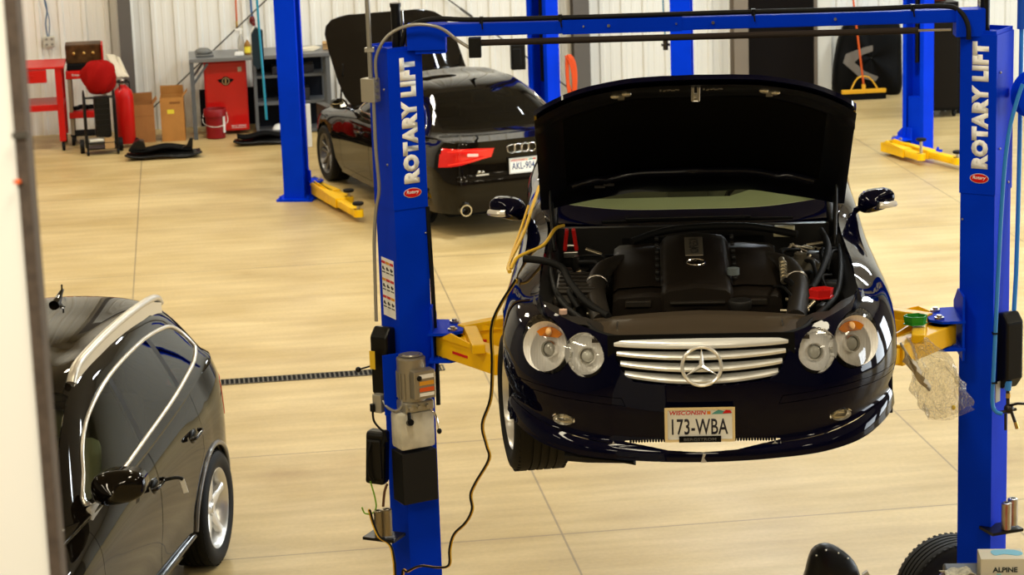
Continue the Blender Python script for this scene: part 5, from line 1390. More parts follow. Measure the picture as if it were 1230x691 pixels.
    mb.build('cable_tie', PLAS(), ah, None)
    mb = MB(); mb.tube([(1.735, .12, 4.3), (1.735, .12, 3.3), (1.71, .03, 2.4), (1.665, -.07, 1.90), (1.66, -.08, 1.84)], .0125, 10, sm=3); mb.build('air_line', bl, root, 60)
    mb = MB(); mb.cyl((1.735, .12, 3.70), (1.735, .12, 4.2), .024, n=14); mb.build('line_sleeve', mat('sleeve_blue', (.01, .08, .5), .4), root, 40)
    mb = MB(); mb.cyl((1.658, -.09, 1.85), (1.655, -.09, 1.80), .018, n=8); mb.build('air_fitting', bl, root, 40)
    br = mat('brass', (.65, .42, .12), .3, .9)
    mb = MB(); mb.cyl((1.655, -.09, 1.80), (1.655, -.1, 1.70), .010, n=10); mb.ell((1.66, -.10, 1.70), (.028, .028, .028), 12); mb.cyl((1.60, -.14, 1.69), (1.70, -.08, 1.69), .009, n=8); mb.cyl((1.67, -.12, 1.69), (1.70, -.14, 1.60), .009, n=8); mb.cyl((1.64, -.12, 1.68), (1.64, -.13, 1.59), .008, n=8); vb = mb.build('air_valve', mat('valve_dark', (.05, .04, .03), .35, .7), root, 50)
    mb = MB(); mb.cyl((1.655, -.1, 1.785), (1.655, -.1, 1.76), .013, n=10); mb.cyl((1.69, -.135, 1.635), (1.70, -.14, 1.60), .011, n=8); mb.build('brass_fitting', br, vb, 50)
    mb = MB(); mb.tube([(1.66, -.11, 1.72), (1.70, -.13, 1.735), (1.77, -.14, 1.735)], .007, 8); mb.build('valve_handle', PLAS(), vb, 50)
    mb = MB(); mb.box((0, 0, 0), (.045, .004, .11), M=Matrix.Translation((1.603, -.085, 1.79)) @ Matrix.Rotation(.9, 4, 'Z')); mb.build('serial_plate', mat('label_grey', (.45, .45, .42), .4), root, None)
near_details(L0)
# hose reel on the outer side of the right column
def reel():
    c = V((2.577, 12.536, 0)); R = Matrix.Rotation(-.169, 4, 'Z')
    p = c + R @ V((1.79, -.02, 3.375))
    root = empty('hose_reel', p, -.169, 'blue hose reel mounted beside the right lift column at the edge of the photo', 'hose reel')
    mb = MB(); F = frame((0, 0, 0), (.35, -1, 0))
    mb.lathe([(.03, -.04), (.125, -.04), (.128, -.035), (.125, -.03), (.06, -.028), (.06, .028), (.125, .03), (.128, .035), (.125, .04), (.10, .046), (.03, .05)], F, 40, close=True); mb.build('spool', BLUE(), root, 35)
    mb = MB(); torus(mb, F @ Matrix.Translation((0, 0, -.0)), .075, .022, 30, 8); mb.build('coiled_hose', mat('air_hose_blue', (.03, .22, .62), .35), root, 60)
    mb = MB(); mb.box((-.06, .07, 0), (.10, .02, .05)); mb.cyl((-.03, .07, 0), (0, 0, 0), .012, n=8); mb.build('mounting_arm', BLUE(), root, None)
reel()
AR = [(1.255, -.08, 1.18, -1.45, .10), (1.255, .0, 1.05, -1.05, .08)]
def far_lift(loc, rz, label, armsL, guard=False, sc=1.12):
    r = lift('two_post_lift', loc, rz, .10, label, armsL, near=False, guard=guard, top=4.2)
    return r
def place(p1, p2):
    mx, my = (p1[0] + p2[0]) / 2, (p1[1] + p2[1]) / 2
    return (mx, my, 0), math.atan2(p2[1] - p1[1], p2[0] - p1[0])
l_, a_ = place((1.05, 27.95), (4.16, 28.68))
far_lift(l_, a_, 'blue two post lift around the black saloon, arms lying low on the floor', [(1.34, -.12, 1.33, -1.72, .05), (1.30, -.02, 1.20, -.95, .05)], guard=True)
l_, a_ = place((5.66, 27.9), (8.60, 28.55))
far_lift(l_, a_, 'blue two post lift standing empty in the right background by the push broom', [(1.15, -.02, 1.17, -.80, .15), (1.28, .05, 1.40, -1.25, .05)])
# ------------------------------------------------------------------ near jamb at the left edge of the view
mb = MB(); mb.box((-1.7615, 3.66, 4.1), (3.0, .12, 8.2)); o = mb.build('wall_near', mat('jamb_white', (.80, .78, .70), .6), None, None); tag(o, kind='structure')
mb = MB(); mb.box((-.2525, 3.66, 4.1), (.018, .13, 8.2), bev=.003); o = mb.build('trim_4', mat('jamb_seal', (.085, .062, .045), .7, noise=(60, .3)), None, None); tag(o, kind='structure')
mb = MB(); mb.box((-.2525, 3.59, 4.848), (.024, .004, .008)); mb.build('seal_clip', STEEL(), o, None)
mb = MB(); mb.box((-.262, 3.59, 4.780), (.010, .004, .005)); mb.build('seal_tag', mat('decal_orange', (.78, .12, .02), .5), o, None)

def T(o, label, cat, group=None): return tag(o, label, cat, group)
# trench drain across the floor
g = empty('trench_drain', (-.6, 20.03, 0), 0, 'black slotted trench drain grate let into the concrete floor', 'floor drain')
mb = MB(); mb.box((0, .085, .003), (5.1, .012, .006)); mb.box((0, -.085, .003), (5.1, .012, .006)); mb.build('frame', mat('drain_iron', (.10, .085, .06), .5, .4), g, None)
mb = MB()
for k in range(128): mb.box((-2.53 + .04 * k, 0, .004), (.014, .16, .006))
mb.build('grate', mat('drain_iron', (.10, .085, .06), .5, .4), g, None)
mb = MB(); mb.box((0, 0, .0012), (5.06, .16, .002)); mb.build('channel', MATTE(), g, None)

# ------------------------------------------------------------------ left background
g = empty('work_table', (-1.98, 32.4, 0), 0, 'red steel work table on castors at the left edge against the wall', 'table')
R_ = REDP()
mb = MB(); mb.box((-.15, 0, 1.09), (1.0, .78, .03), bev=.006); mb.build('table_top', R_, g, None)
mb = MB(); mb.box((-.15, 0, .59), (.92, .68, .03)); mb.box((-.15, -.335, .56), (.92, .012, .07)); mb.build('lower_shelf', R_, g, None)
mb = MB(); mb.box((-.10, -.36, .985), (.44, .10, .16), bev=.006); d = mb.build('drawer', R_, g, None)
mb = MB(); mb.box((-.10, -.415, 1.0), (.12, .012, .018)); mb.build('handle', R_, d, None)
for x in (-.60, .27):
    for y in (-.33, .33):
        mb = MB(); mb.box((x, y, .60), (.085, .085, .95), bev=.008)
        for z in (.5, .68, 1.0): mb.cyl((x - .02, y - .043, z), (x - .02, y - .05, z), .006, n=6)
        lg = mb.build('leg', R_, g, None)
        mb = MB(); mb.cyl((x - .02, y, .055), (x + .02, y, .055), .055, n=16); mb.box((x, y, .10), (.03, .05, .07)); mb.build('castor', RUB(), lg, 40)

g = empty('tool_trolley', (-1.375, 32.6, 0), 0, 'red two tier tool trolley beside the red work table, open brown tool chest on it', 'tool trolley')
mb = MB(); mb.box((0, 0, .93), (.52, .46, .10), bev=.008); mb.build('top_tray', R_, g, None)
mb = MB(); mb.box((0, 0, .40), (.50, .44, .08), bev=.008); mb.build('lower_tray', R_, g, None)
text('tray_lettering', 'Snap-on', .16, .035, FR((-.10, -.233, .93), (1, 0, 0), (0, 0, 1)), mat('letter_silver', (.6, .6, .58), .4), g, bold=.02)
for x in (-.22, .22):
    for y in (-.19, .19):
        mb = MB(); mb.box((x, y, .55), (.045, .03, .85)); lg = mb.build('leg', mat('leg_galvanised', (.30, .26, .19), .45, .4), g, None)
        mb = MB(); mb.cyl((x - .02, y, .06), (x + .02, y, .06), .06, n=16); mb.build('castor', RUB(), lg, 40)
mb = MB(); mb.box((0, 0, .13), (.5, .42, .02)); mb.build('base_tray', MATTE(), g, None)
mb = MB()
for i in range(6): mb.ell((-.16 + .065 * i, -.05 + .03 * (i % 3), .46 + .01 * (i % 2)), (.06, .05, .03), 10)
T(mb.build('rag', MATTE(), None, 50), 'dark rags heaped on the lower tray of the red trolley', 'rags').location = (-1.375, 32.6, .012)
g = empty('tool_chest', (-1.385, 32.6, .982), 0, 'brown open tool chest with metal handles on top of the red trolley', 'tool chest')
mb = MB(); mb.box((0, 0, .04), (.46, .30, .07), bev=.006); mb.build('base', MATTE(), g, None)
mb = MB(); mb.box((-.01, .05, .21), (.46, .20, .25), bev=.012, rx=.12); mb.build('lid', mat('chest_brown', (.10, .045, .015), .4, .2, noise=(8, .6)), g, None)
mb = MB(); mb.box((.235, .0, .20), (.02, .22, .26), rx=.1); mb.build('side_flap', R_, g, None)
br = mat('brass', (.65, .42, .12), .3, .9)
for x in (-.13, .0, .12):
    mb = MB(); mb.ell((x, -.075, .21), (.022, .015, .022), 12); mb.build('latch', br, g, 50)

# upright pressure unit on a black frame with a red cover
g = empty('hand_cart', (-1.20, 31.65, 0), .1, 'black wheeled frame carrying a tall black machine under a bunched red cover', 'cart')
K = PLAS()
mb = MB()
for x in (-.19, .19): mb.tube([(x, -.10, .04), (x, -.10, .60), (x, -.06, .74), (x, .14, .76), (x, .16, .06)], .014, 8, sm=3)
mb.tube([(-.19, -.10, .16), (.19, -.10, .16)], .012, 8); mb.tube([(-.19, -.06, .74), (.19, -.06, .74)], .014, 8); mb.box((0, .05, .08), (.38, .30, .02)); mb.build('frame', K, g, 50)
mb = MB(); mb.box((.03, .03, .48), (.20, .18, .52), bev=.02)
for k in range(6): mb.box((.03, -.065, .30 + .07 * k), (.17, .012, .02))
mb.build('housing', K, g, None)
mb = MB(); mb.cyl((-.16, -.04, .17), (.02, -.04, .17), .045, n=18); mb.cyl((-.04, -.04, .17), (-.04, -.04, .28), .018, n=10); mb.build('pump', mat('cast_aluminium', (.42, .40, .34), .4, .7), g, 40)
mb = MB(); mb.box((.09, -.10, .15), (.12, .02, .14)); mb.build('data_plate', mat('carton_tan', (.42, .26, .11), .7), g, None)
for x in (-.19, .19):
    mb = MB(); mb.cyl((x - .015, -.1, .035), (x + .015, -.1, .035), .035, n=14); mb.build('wheels', RUB(), g, 40)
mb = MB(); mb.cyl((.22, .14, .09), (.27, .14, .09), .09, n=20); mb.cyl((-.22, .14, .09), (-.27, .14, .09), .09, n=20); mb.build('wheels', RUB(), g, 40)
mb = MB(); Rr = random.Random(5); P = []
for i in range(22):
    th = i / 21 * PI; row = []
    for k in range(33):
        a = 2 * PI * k / 32; rr = 1 + .10 * math.sin(5 * a + i * .5) + .05 * math.sin(11 * a + 2)
        row.append((.02 + .235 * rr * math.sin(th) ** .7 * math.cos(a) * (1.05 - .25 * (i / 21)), .03 + .17 * rr * math.sin(th) ** .7 * math.sin(a), .95 + .21 * math.cos(th) + .012 * math.sin(7 * a)))
    P.append(row)
mb.grid(P); T(mb.build('cover', mat('red_cloth', (.28, .005, .004), .85, spec=.1, bump=(12, .4)), None, 60), 'bunched red cloth cover pulled over the top of the black hand cart', 'cover').location = (-1.20, 31.65, .035)

# red cylinder and light hose bundle behind it
g = empty('gas_cylinder', (-.90, 32.08, 0), 0, 'round shouldered red tank standing between the hand cart and the cartons', 'tank')
mb = MB(); mb.lathe([(0, .05), (.10, .05), (.125, .08), (.125, .66), (.11, .74), (.05, .80), (.03, .82), (0, .82)], None, 32); mb.build('body', R_, g, 40)
mb = MB(); torus(mb, Matrix.Translation((0, 0, .86)), .085, .012, 26, 8)
for a in (0, 2.1, 4.2): mb.cyl((.085 * math.cos(a), .085 * math.sin(a), .74), (.085 * math.cos(a), .085 * math.sin(a), .86), .008, n=6)
mb.build('collar', K, g, 50)
mb = MB(); mb.cyl((0, 0, .82), (0, 0, .88), .025, n=12); mb.ell((.0, -.03, .88), (.03, .03, .02), 12); mb.build('valve', STEEL(), g, 40)
mb = MB()
for s_ in (-1, 1): mb.cyl((s_ * .11, -.02, .06), (s_ * .15, -.02, .06), .06, n=16)
mb.build('wheels', RUB(), g, 40)
mb = MB(); mb.grid([[(x + .06 * k / 8 * 0, y, z) for x, y, z in ((-1.10 + .022 * k, 32.50 - .02 * math.sin(k), 1.17 - .006 * k), (-1.02 + .022 * k, 32.40, 1.02 - .016 * k + .012 * math.sin(k * 1.9)), (-.98 + .020 * k, 32.12, .905 + .006 * math.cos(k * 2)))] for k in range(9)])
o = mb.build('towel', mat('towel_cream', (.62, .55, .42), .9, bump=(20, .4)), None, 60); md = o.modifiers.new('th', 'SOLIDIFY'); md.thickness = .02
T(o, 'cream towel draped down from the tool chest above the red tank', 'towel')

# cartons
def carton(name, x, y, w, d, h, label, m, rz=0, flap=True, sticker=False):
    g = empty(name, (x, y, 0), rz, label, 'cardboard box', 'cardboard cartons on the floor')
    mb = MB(); t = .006
    for c, dd in (((0, -d / 2, h / 2), (w, t, h)), ((0, d / 2, h / 2), (w, t, h)), ((-w / 2, 0, h / 2), (t, d, h)), ((w / 2, 0, h / 2), (t, d, h)), ((0, 0, .01), (w, d, .01))): mb.box(c, dd)
    mb.build('body', m, g, None)
    if flap:
        mb = MB(); mb.box((0, d / 2 + .01, h + .055), (w, t, .13), rx=.1); mb.box((w / 2 + .02, 0, h + .03), (t, d, .10), ry=.7); mb.build('flap', m, g, None)
    if sticker:
        mb = MB(); mb.box((-.02, -d / 2 - .004, h * .68), (.09, .002, .055)); mb.build('sticker', mat('sticker_yellow', (.75, .62, .05), .5), g, None)
    mb = MB(); mb.box((0, -d / 2 - .004, h * .70 + .0), (w * .98, .0015, .006)) if not sticker else mb.box((.04, -d / 2 - .004, h * .88), (.14, .001, .03)); mb.build('print', mat('carton_ink', (.22, .09, .02), .7), g, None)
    return g
cb = mat('carton_brown', (.36, .155, .045), .75, noise=(5, .15))
g1 = carton('cardboard_box', -.69, 32.48, .31, .30, .50, 'shorter brown carton, left of the two cartons by the wall', cb, .05)
carton('cardboard_box', -.285, 32.46, .30, .30, .58, 'taller brown carton with a yellow sticker and open flap', mat('carton_orange', (.46, .21, .05), .75, noise=(5, .15)), -.03, True, True)

# black undertrays on the floor
def undertray(x, y, w, d, label, seed, fins=True, rz=0.):
    R = random.Random(seed)
    g = empty('undertray', (x, y, 0), rz, label, 'car undertray', 'plastic undertrays on the floor')
    mb = MB(); P = []
    for i in range(15):
        u = -1 + 2 * i / 14; row = []
        for j in range(9):
            v = -1 + 2 * j / 8; row.append((u * w / 2 * (1 - .06 * v), v * d / 2, .035 + .02 * math.sin(3 * u + 2 * v) + .018 * math.cos(5 * u * v) + (.015 if abs(u) > .9 else 0)))
        P.append(row)
    mb.grid(P); o = mb.build('lower_tray', K, g, 50); md = o.modifiers.new('t', 'SOLIDIFY'); md.thickness = .022
    mb = MB(); P = []
    for i in range(13):
        u = -1 + 2 * i / 12; row = []
        for j in range(7):
            v = -1 + 2 * j / 6; row.append((u * w * .42 - .02, v * d * .36 + .03, .10 + .02 * math.sin(4 * u + 1) + .015 * math.cos(6 * v)))
        P.append(row)
    mb.grid(P); o = mb.build('upper_tray', MATTE(), g, 50); md = o.modifiers.new('t', 'SOLIDIFY'); md.thickness = .018
    if fins:
        mb = MB(); mb.prism([(-.44, .10), (-.36, .21), (-.30, .24), (-.24, .22), (-.22, .12)], .16, FR((0, .10, 0), (1, 0, 0), (0, 0, 1))); mb.prism([(.22, .10), (.30, .15), (.34, .23), (.38, .23), (.37, .11)], .05, FR((0, .0, 0), (1, 0, 0), (0, 0, 1))); mb.build('bracket', K, g, None)
undertray(-.42, 31.15, .92, .42, 'pile of black plastic trays with raised fins in front of the cartons', 1)
undertray(.86, 31.75, .74, .36, 'flat black plastic trays lying in front of the red cabinet', 2, False)

# workbench with steel shelving beneath
g = empty('workbench', (.93, 32.75, 0), 0, 'grey steel workbench along the back wall behind the black saloon', 'workbench')
gs = GREYS()
mb = MB(); mb.box((0, -.05, 1.045), (1.92, .80, .05), bev=.005); mb.build('top', mat('bench_top_grey', (.17, .175, .18), .35, .3), g, None)
for x in (-.93, .85):
    for y in (-.41, .31):
        mb = MB(); mb.box((x, y, .51), (.055, .055, 1.02))
        for z in (.1, .45, .9): mb.cyl((x, y - .028, z), (x, y - .035, z), .008, n=6)
        mb.build('leg', gs, g, None)
mb = MB(); mb.tube([(-.93, -.40, .72), (-.72, -.40, 1.0)], .018, 6); mb.tube([(-.93, .28, .72), (-.72, .28, 1.0)], .018, 6); mb.build('brace', gs, g, None)
mb = MB(); mb.box((0, .34, .3), (1.7, .012, .5)); mb.build('back_panel', mat('shelf_dark', (.006, .007, .010), .6, spec=.1), g, None)
g = empty('shelf_unit', (1.28, 32.62, 0), 0, 'low grey steel shelf unit under the right half of the workbench', 'shelf')
for z in (.03, .41, .77):
    mb = MB(); mb.box((0, .02, z), (.94, .44, .035)); mb.build('shelf', gs, g, None)
for x in (-.46, .46):
    mb = MB(); mb.box((x, -.19, .5), (.04, .04, .98)); mb.box((x, .23, .5), (.04, .04, .98)); mb.build('upright', gs, g, None)
mb = MB(); mb.box((0, .23, .5), (.9, .01, .95)); mb.build('back_panel', mat('shelf_dark', (.006, .007, .010), .6, spec=.1), g, None)
for k, (x, z, w_, h_) in enumerate(((-.15, .79, .16, .10), (.22, .79, .2, .12), (.1, .43, .3, .16))):
    mb = MB(); mb.box((0, 0, h_ / 2), (w_, .25, h_), bev=.01); mb.box((0, -.13, h_ * .6), (w_ * .5, .01, h_ * .3)); o = mb.build('storage_bin', mat('bin_dark', (.025, .025, .03), .5), None, None); o.location = (1.28 + x, 32.62, z + (-.0))
    T(o, ('small dark bin on the upper shelf, left of the lift column', 'dark bin on the upper shelf, right of the lift column', 'wide dark bin on the middle shelf under the bench')[k], 'bin', 'dark bins on the shelf unit')
mb = MB(); mb.lathe([(0, 0), (.09, 0), (.07, .04), (.03, .07), (0, .075)], None, 18); o = mb.build('bowl', WHITE(), None, 40); o.location = (1.10, 32.55, .048); o.scale = (1, .8, 1); T(o, 'upturned white bowl on the bottom shelf of the shelf unit', 'bowl')

g = empty('cabinet', (.435, 32.80, 0), 0, 'red steel cabinet with a round badge under the workbench', 'cabinet')
mb = MB(); mb.box((0, 0, .515), (.56, .40, .93), bev=.006); mb.build('body', R_, g, None)
mb = MB(); mb.box((0, -.205, .515), (.53, .014, .90), bev=.004); dr_ = mb.build('door', mat('red_enamel_door', (.56, .008, .006), .3, 0, .4), g, None)
mb = MB(); mb.prism(circ(0, 0, .062, 28), .004, FR((.0, -.213, .72), (1, 0, 0), (0, 0, 1))); mb.prism([(-.11, .02), (-.06, .035), (-.06, -.02), (-.085, -.01)], .003, FR((.0, -.213, .72), (1, 0, 0), (0, 0, 1))); mb.prism([(.11, .02), (.06, .035), (.06, -.02), (.085, -.01)], .003, FR((.0, -.213, .72), (1, 0, 0), (0, 0, 1))); bd = mb.build('badge', MATTE(), dr_, None)
mb = MB(); torus(mb, FR((.0, -.218, .72), (1, 0, 0), (0, 0, 1)), .045, .006, 24, 6); mb.box((0, -.219, .72), (.02, .004, .06)); mb.build('badge_ring', mat('badge_gold', (.42, .28, .12), .4, .5), bd, None)
text('door_lettering', 'MAC TOOLS', .19, .022, FR((.14, -.213, .115), (1, 0, 0), (0, 0, 1)), WHITE(), dr_, bold=.02); mb = MB(); mb.box((.14, -.213, .09), (.19, .002, .006)); mb.build('door_rule', WHITE(), dr_, None)
mb = MB(); mb.box((.19, -.213, .87), (.05, .012, .06)); mb.build('lock', STEEL(), dr_, None)
g = empty('bucket', (.265, 32.38, 0), 0, 'dark red plastic bucket standing in front of the red cabinet', 'bucket')
mb = MB(); mb.lathe([(0, .01), (.125, .01), (.132, .36), (.140, .362), (.142, .30), (.150, .30), (.150, .385), (.142, .395), (.135, .395), (.128, .37), (.118, .03), (0, .03)], None, 36); mb.build('pail', mat('bucket_red', (.22, .006, .008), .4), g, 40)
mb = MB(); mb.tube([(-.15, 0, .34), (-.155, -.10, .22), (0, -.155, .17), (.155, -.10, .22), (.15, 0, .34)], .004, 6, sm=5); mb.build('handle', STEEL(), g, 50)
mb = MB(); mb.box((.112, -.085, .19), (.035, .012, .22), rz=.9); mb.build('label', WHITE(), g, None)

# things on the bench
BZ = 1.072
mb = MB(); mb.ell((0, 0, .06), (.11, .08, .055), 14); mb.box((.02, -.02, .015), (.24, .14, .025), bev=.01); mb.cyl((-.10, -.03, .04), (.12, -.05, .06), .02, n=10)
o = mb.build('angle_grinder', mat('tool_grey', (.16, .16, .15), .5, .2), None, 40); o.location = (.16, 32.55, BZ); T(o, 'grey power tool lying on the left end of the workbench', 'power tool')
def bottle(name, x, y, m, cap, label, h=.32, r=.045, lab=None, spray=False):
    g = empty(name, (x, y, BZ), 0, label, 'bottle', 'bottles on the workbench')
    mb = MB(); mb.lathe([(0, 0), (r * .95, 0), (r, .01), (r, h * .55), (r * .8, h * .70), (r * .35, h * .82), (r * .33, h * .9), (0, h * .9)], None, 22); mb.build('body', m, g, 40)
    mb = MB(); mb.cyl((0, 0, h * .88), (0, 0, h), r * .42, n=14)
    if spray: mb.box((-.02, 0, h + .015), (.10, .025, .035), bev=.005); mb.tube([(-.04, 0, h), (-.05, 0, h - .05)], .006, 6)
    mb.build('spray_head' if spray else 'cap', cap, g, 40)
    if lab: mb = MB(); mb.lathe([(r + .001, h * .12), (r + .001, h * .48)], None, 22, cap=False); mb.build('label', lab, g, 40)
    return g
bottle('spray_bottle', .665, 32.62, mat('clear_plastic', (.70, .68, .62), .2, 0, 0, .5, trans=.6), WHITE(), 'clear spray bottle, leftmost of the bottles on the bench', .30, .045, None, True)
bottle('bottle', .745, 32.50, mat('bottle_brown', (.25, .12, .02), .3), WHITE(), 'small bottle with a yellow label between two taller bottles', .22, .042, mat('sticker_yellow', (.75, .62, .05), .5))
bottle('spray_bottle', .845, 32.52, WHITE(), mat('cap_dark_red', (.12, .01, .01), .4), 'tall white bottle with a dark red head, rightmost of the bench bottles', .42, .055, None, False)
mb = MB(); mb.box((0, 0, .02), (.12, .09, .035), bev=.006); mb.box((0, 0, .045), (.10, .07, .012), bev=.004); o = mb.build('parts_box', WHITE(), None, None); o.location = (.63, 32.42, BZ); T(o, 'small white box on the bench beside the spray bottles', 'box')
mb = MB()
for k in range(4): mb.box((.02 * k, .01 * k, .006 + .009 * k), (.26, .20, .008), rz=.12 * k)
o = mb.build('paper_stack', mat('paper_cream', (.68, .62, .48), .8), None, None); o.location = (1.50, 32.60, BZ); T(o, 'loose stack of papers on the right end of the workbench', 'papers')
mb = MB(); mb.box((0, 0, .05), (.12, .14, .09)); mb.box((0, -.07, .10), (.12, .06, .004), rx=.5); o = mb.build('small_carton', mat('carton_tan', (.42, .26, .11), .7), None, None); o.location = (1.80, 32.62, BZ); T(o, 'small tan carton at the right end of the workbench', 'box')

# wall fittings
def wall_tube(name, pts, r, m, label, cat, sm=4, extra=None):
    mb = MB(); mb.tube(pts, r, 8, sm=sm); o = mb.build(name, m, None, 60); T(o, label, cat); 
    if extra: extra(o)
    return o
WYf = WY - .06
def ends(o):
    mb = MB(); mb.cyl((.64, WYf, 1.42), (.64, WYf, 1.28), .016, n=10); mb.build('coupling', mat('brass', (.65, .42, .12), .3, .9), o, 40)
wall_tube('air_hose', [(.65, WYf, 4.5), (.65, WYf, 2.5), (.64, WYf, 1.35)], .012, mat('hose_orange', (.55, .10, .02), .5), 'thin orange hose hanging down the wall above the bench', 'hose', 2, ends)
def ends2(o):
    mb = MB(); mb.ell((.85, WYf, 1.42), (.04, .03, .06), 14); mb.build('nozzle', mat('cap_dark_red', (.12, .01, .01), .4), o, 40)
wall_tube('air_hose', [(.83, WYf, 4.5), (.84, WYf, 2.2), (.85, WYf, 1.45), (.90, WYf, 1.25), (.92, WYf, 1.10)], .014, mat('hose_blue_dark', (.02, .10, .28), .4), 'dark blue hose hanging behind the white bottle on the bench', 'hose', 4, ends2)
def endsl(o):
    mb = MB(); mb.cyl((.985, 27.72, .95), (.985, 27.72, .72), .022, n=10); mb.box((.985, 27.70, .70), (.06, .05, .05)); mb.cyl((.985, 27.72, .68), (.985, 27.72, .60), .012, n=8); mb.build('air_valve', mat('valve_dark', (.05, .04, .03), .35, .7), o, 40)
wall_tube('air_line', [(.76, 27.72, 4.5), (.77, 27.70, 2.4), (.79, 27.64, 1.5), (.80, 27.60, .98)], .014, mat('hose_teal', (.02, .24, .38), .4), 'teal air line hanging beside the left lift column of the saloon', 'hose', 3)
g = empty('column_cover', (.76, 28.02, 1.75), 0, 'dark faceted cover on the outer side of the saloon lift column', 'cover')
mb = MB(); mb.prism([(-.07, -.18), (-.07, .16), (-.02, .24), (.06, .20), (.06, -.14), (-.01, -.24)], .14, FR((0, 0, 0), (1, 0, 0), (0, 0, 1))); mb.build('shell', mat('cover_dark_teal', (.008, .02, .03), .4), g, None)
# power outlets with conduit
for k, (x, z, lb) in enumerate(((-1.86, 1.27, 'four-gang outlet box with a blue cable, on the wall above the red table'), (5.36, .70, 'round outlet box on the wall right of the middle steel column'))):
    g = empty('outlet_box', (x, WY - .09, z), 0, lb, 'outlet')
    mb = MB(); mb.box((0, 0, 0), (.15 if k == 0 else .08, .05, .14 if k == 0 else .10), bev=.006); mb.build('box', mat('box_cream', (.48, .46, .38), .5), g, None)
    if k == 0:
        mb = MB()
        for sx in (-.035, .035):
            for sz in (-.035, .035): mb.cyl((sx, -.025, sz), (sx, -.030, sz), .018, n=12)
        mb.build('socket', mat('socket_grey', (.22, .21, .18), .5), g, 40)
        mb = MB(); mb.tube([(-.02, 0, .07), (-.03, 0, .25), (0, -.01, .45), (-.06, -.01, .75), (-.12, -.02, 1.1), (-.12, -.02, 3)], .010, 8, sm=4); mb.tube([(.0, 0, .07), (.02, -.01, .3), (-.03, -.01, .6), (-.01, 0, 1.2), (-.02, 0, 3)], .007, 8, sm=4); mb.build('cable', mat('cable_slate_blue', (.10, .16, .26), .5), g, 60)
    else:
        mb = MB(); mb.cyl((0, 0, .05), (0, 0, 6), .012, n=8); mb.build('conduit', mat('conduit_tan', (.30, .26, .20), .4, .4), g, 40)
# diagonal bracing rods against the wall
for k, (a, b_, lb) in enumerate((((3.2, WY - .17, 3.55), (-.80, WY - .17, .10), 'long dark bracing rod rising rightwards above the cartons and bench'), ((2.3, WY - .12, 2.55), (5.20, WY - .12, .22), 'thin bracing rod running down the wall behind the saloon bonnet'))):
    mb = MB(); mb.cyl(a, b_, .010, n=8); m0 = V(a).lerp(V(b_), .5); dd = (V(b_) - V(a)).normalized(); mb.cyl(m0 - dd * .1, m0 + dd * .1, .018, n=10)
    T(mb.build('bracing_rod', mat('rod_grey', (.08, .075, .065), .5, .4), None, 40), lb, 'bracing rod')

# things round the middle lift column
mb = MB(); pts = []
for k in range(5):
    pts += [(4.36 + .012 * k, 28.50, 1.40), (4.41 + .016 * k, 28.48, 1.32), (4.44 + .012 * k, 28.47, 1.1), (4.42 + .008 * k, 28.48, .84 + .03 * (k % 2)), (4.375 + .008 * k, 28.50, 1.05)]
mb.tube(pts, .009, 7, sm=3); T(mb.build('coiled_cord', mat('cord_orange', (.80, .10, .02), .45), None, 60), 'orange extension cord coiled on the middle blue lift column', 'cord')
mb = MB(); mb.box((0, 0, 0), (.17, .12, .30), bev=.01); mb.box((-.02, -.06, .0), (.10, .02, .2), bev=.005); o = mb.build('control_box', PLAS(), None, None); o.location = (3.80, 28.50, 1.42); T(o, 'small black control box on the left flank of the middle lift column', 'control box')
g = empty('air_regulator', (5.44, 27.85, 0), 0, 'small air regulator hanging on the lift column right of the crossbeam joint', 'regulator')
mb = MB(); mb.cyl((0, 0, 1.62), (0, 0, 1.5), .03, n=12); mb.cyl((-.05, 0, 1.56), (.05, 0, 1.56), .016, n=10); mb.build('body', mat('valve_dark', (.05, .04, .03), .35, .7), g, 40)
mb = MB(); mb.tube([(0, 0, 1.62), (-.02, 0, 2.0), (-.02, 0, 4.2)], .008, 6); mb.build('hose', mat('hose_teal', (.02, .24, .38), .4), g, 60)

# ------------------------------------------------------------------ right background
mb = MB(); mb.box((8.13, WY - .08, 1.2), (.94, .06, 2.4), bev=.006); o = mb.build('door_1', mat('door_black', (.006, .0045, .004), .45, spec=.08), None, None); tag(o, kind='structure')
mb = MB(); mb.box((7.64, WY - .07, 1.2), (.05, .09, 2.45)); mb.box((8.63, WY - .07, 1.2), (.05, .09, 2.45)); mb.box((8.13, WY - .07, 2.43), (1.04, .09, .05)); o2 = mb.build('door_frame', mat('frame_tan', (.16, .13, .10), .5), o, None)
mb = MB(); mb.tube([(8.54, WY - .11, 1.02), (8.54, WY - .16, 1.02), (8.44, WY - .16, 1.02)], .010, 8); mb.build('door_handle', STEEL(), o, 50)
mb = MB(); mb.box((8.76, WY - .07, 1.4), (.20, .04, 2.8)); o = mb.build('trim_5', mat('panel_white', (.70, .68, .60), .6), None, None); tag(o, kind='structure')

